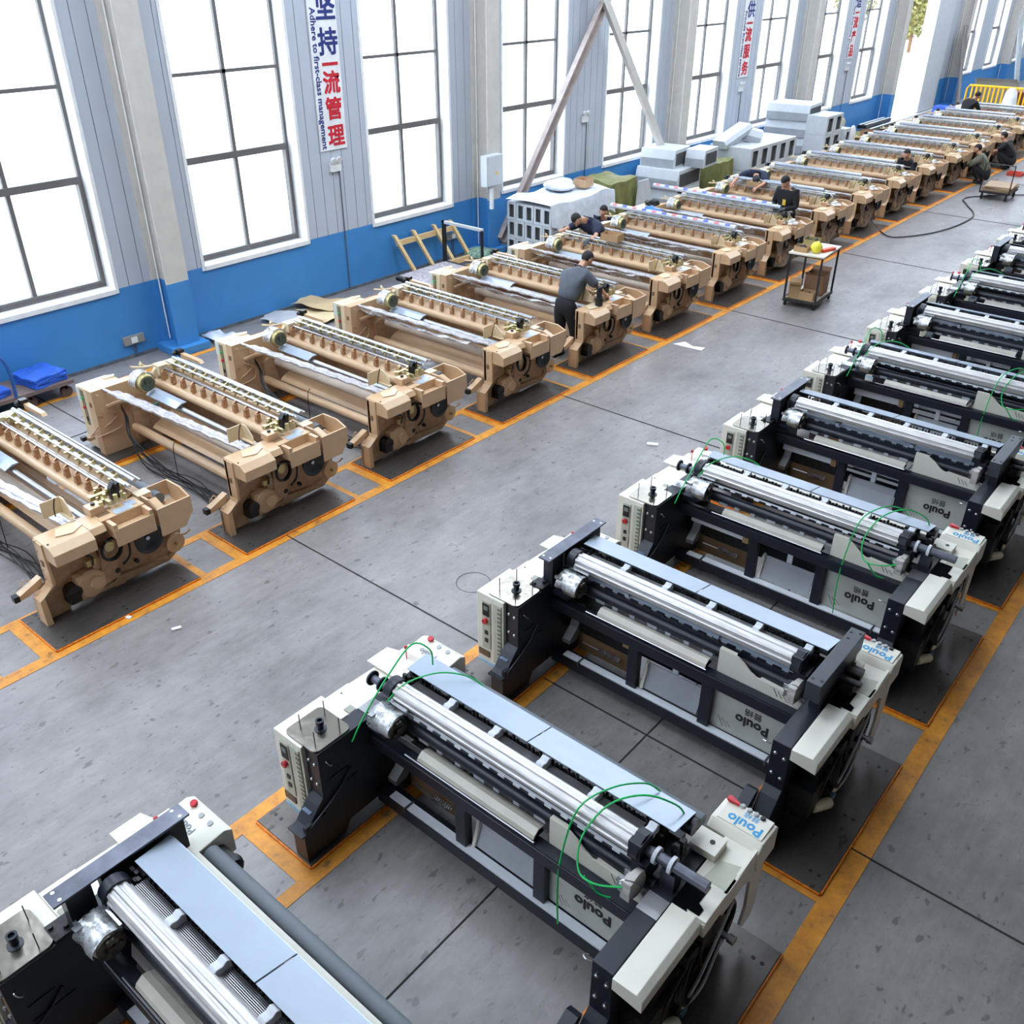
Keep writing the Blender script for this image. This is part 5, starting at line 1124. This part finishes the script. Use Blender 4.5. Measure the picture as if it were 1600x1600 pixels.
o = MB().ball((0, 0, .35), (.06, .3, .36), 18, 12).obj('oval_guard', WHITE, smooth=True); o.location = (1.15, 31.1, 0); tag(o, 'white oval guard standing by the blue wall', 'guard')
open_carton('brown_carton', 'brown carton beside the white oval guard', (1.5, 31.8, 0), .6, .5, .5, .2, mat('dull_carton', (160, 120, 90), .85))
o = MB().prism([(0, 0), (.3, 0), (.3, .25), (.22, .35), (.3, .6), (.15, .72), (0, .6), (.06, .35), (0, .2)], 'x', -.03, .03).obj('casting', mat('cream_casting', (200, 190, 166), .6)); o.location = (.3, 32.2, 0); tag(o, 'cream cast frame leaning at the blue wall', 'casting')
o = MB().ball((0, 0, .12), (.4, .35, .16), 16, 8).obj('olive_bundle', OLIVE, smooth=True); o.location = (.75, 32.9, 0); tag(o, 'olive cloth bundle before the black beams', 'cloth')
for k in range(7):
    o = MB().box(0, .13, 0, 2.3, 0, .11).box(.02, .11, .01, 2.29, .11, .125).obj('black_beam', NAVY if k % 2 else BLACK, bev=.01); o.location = (.35+.17*(k % 4), 33.3+.06*k, .0+.14*(k//4)+.12*(k % 4 < 2)*(k > 3)); 
    MB().box(.02, .11, .02, 2.28, .1255, .129).obj('bright_face', ALU, o)
    tag(o, 'black loom beam with a bright face in the pile left of the door, %s' % ['nearest the wall below', 'second below', 'third below', 'nearest the aisle below', 'nearest the wall above', 'second above', 'third above'][k], 'beam', 'black beams piled by the wall')
# leaning profiles past the door
for k in range(5):
    a = Vector((.95-.08*k, 42.6+.16*k, 0)); b = Vector((.35, 43.0+.15*k, 3.0-.3*(k % 2))); d = b-a; L = d.length
    o = MB().box(0, L, -.05, .05, -.04, .04).xf(basis(a, d, (0, 1, 0))).obj('leaning_profile', mat('bare_profile', (150, 146, 142), .5, metal=.3)); tag(o, 'grey metal profile leaning past the open door, %s of five' % COLN[k], 'profile', 'metal profiles leaning past the door')
for k in range(4):
    a = Vector((.95, 50.6+.2*k, 0)); b = Vector((.3, 50.8+.2*k, 3.2)); d = b-a
    o = MB().box(0, d.length, -.05, .05, -.03, .03).xf(basis(a, d, (0, 1, 0))).obj('leaning_profile', GALV); tag(o, 'pale profile leaning by the far column, %s of four' % COLN[k], 'profile', 'pale profiles at the far column')
# yellow barrier
t = thing('yellow_barrier', 'bright yellow plastic crowd barrier behind the last tan loom', 'barrier', (1.5, 41.2, 0), .03)
MB().tube([(0, 0, .1), (0, 0, .95), (.08, 0, 1.08), (4.9, 0, 1.08), (5, 0, .95), (5, 0, .1), (0.0, 0, .1)], .04, 8, smooth=False).obj('outer_frame', YEL, t, smooth=True)
for k in range(30): Bx(.15+k*.16, .21+k*.16, -.02, .02, .1, 1.06).obj('bar', YEL, t)
open_carton('grey_bin', 'large grey open crate behind the yellow barrier', (1.7, 44.4, 0), 1.6, 1.4, 1.0, .3, mat('dull_crate', (140, 134, 124), .7))
o = MB().box(-.6, .6, -.4, .4, 0, .25).box(-.5, .5, -.3, .3, .25, .5).obj('carton_pile', mat('brown_red_carton', (132, 80, 60), .8)); o.location = (2.3, 45.6, .02); tag(o, 'brown red carton pile behind the grey crate', 'box')
t = MB().box(-.5, .5, -.3, .3, 0, .4).obj('blue_crate', mat('blue_crate_plastic', (46, 84, 180), .5)); t.location = (1.3, 40.1, 0); tag(t, 'blue crate on the floor before the yellow barrier', 'crate')
t = MB().prism([(0, 0), (1.6, .0), (1.5, .5), (1.0, .62)], 'x', 0, .06).obj('red_board', mat('faded_red_board', (222, 110, 104), .6)); t.location = (2.35, 38.5, 0.0); t.rotation_euler[2] = -.5; tag(t, 'faded red board leaning before the yellow barrier', 'board')
t = MB().lathe((0, 0, 0), (0, 0, 1), [(0, .3), (.5, .28), (1.0, .2), (1.15, .1)], 16).obj('white_sack', WHITE, smooth=True); t.location = (3.3, 40.5, 0); tag(t, 'tall white sack standing before the yellow barrier', 'sack')
for k, (x, y, s) in enumerate(((2.7, 47.5, .6), (3.6, 46.5, .5), (4.6, 46.8, .55), (5.5, 45.5, .5), (4.3, 44.0, .45), (5.0, 42.6, .4))):
    t = MB().ball((0, 0, s*.6), (s, s*.8, s*.6), 14, 8).obj('wrapped_bundle', mat('bundle_grey_film', (190, 196, 206), .4, bump=1, bscale=4) if k % 2 == 0 else mat('bundle_cream', (206, 194, 176), .6, bump=1, bscale=4), smooth=True); t.location = (x, y, 0)
    tag(t, '%s wrapped bundle behind the yellow barrier, %s' % (('grey film', 'cream')[k % 2], ['nearest the wall', 'left of the middle', 'in the middle', 'rightmost at the back', 'right behind the bars', 'nearest the last loom'][k]), 'bundle', 'bundles behind the barrier')
t = MB().lathe((0, 0, 0), (0, 0, 1), [(0, .3), (.75, .36), (.8, .38)], 18).obj('grey_barrel', mat('grey_bin_plastic', (170, 174, 186), .5), smooth=True); t.location = (2.6, 49.4, 0); tag(t, 'grey bin at the foot of the pale leaning profiles', 'bin')
t = thing('green_machine', 'tall dark green machine cut by the right picture edge', 'machine', (2.2, 52.5, 0))
MB().box(0, 2.4, 0, 2.4, 0, 2.9).obj('housing', mat('dark_green_paint', (32, 66, 58), .5), t, bev=.05); MB().box(.3, 1.3, -.12, 0, 1.2, 1.8).obj('control_panel', mat('machine_grey', (130, 140, 140), .5), t); MB().cyl((.5, -.13, 2.2), (.5, -.2, 2.2), .12).obj('red_knob', RED, t)
MB().box(.2, 2.2, -.5, 0, .1, .9).obj('base', BLACK, t)
# yard outside: trees and a pole beyond the door
for k, (x, y, h, r) in enumerate(((-10, 67.4, 4.2, 1.5), (-14, 78.5, 5.0, 2.0), (-16.5, 73.5, 4.8, 1.6), (-10, 72.0, 4.0, 1.4))):
    t = thing('tree', 'sunlit yellow-green tree in the yard beyond the door, %s' % ['nearest the doorway', 'tallest at the back', 'left at the back', 'right and lowest'][k], 'tree', (x, y, 0), group='yard trees')
    MB().cyl((0, 0, 0), (0, 0, h*.7), .12, 8).obj('trunk', BROWN, t)
    lm = MB(); random.seed(40+k)
    for q in range(1400):
        a = random.random()*6.28; b = math.acos(random.uniform(-1, 1)); rr = r*random.random()**.4
        px, py, pz = rr*math.sin(b)*math.cos(a), rr*math.sin(b)*math.sin(a), h*.62+rr*1.25*math.cos(b)
        s = .14; u = Vector((random.uniform(-1, 1), random.uniform(-1, 1), random.uniform(-1, 1))).normalized()*s; v = u.orthogonal().normalized()*s*.6
        c = Vector((px, py, pz)); lm.add([c-u, c+v, c+u, c-v], [(0, 1, 2, 3)])
    lm.obj('foliage', LEAF, t)
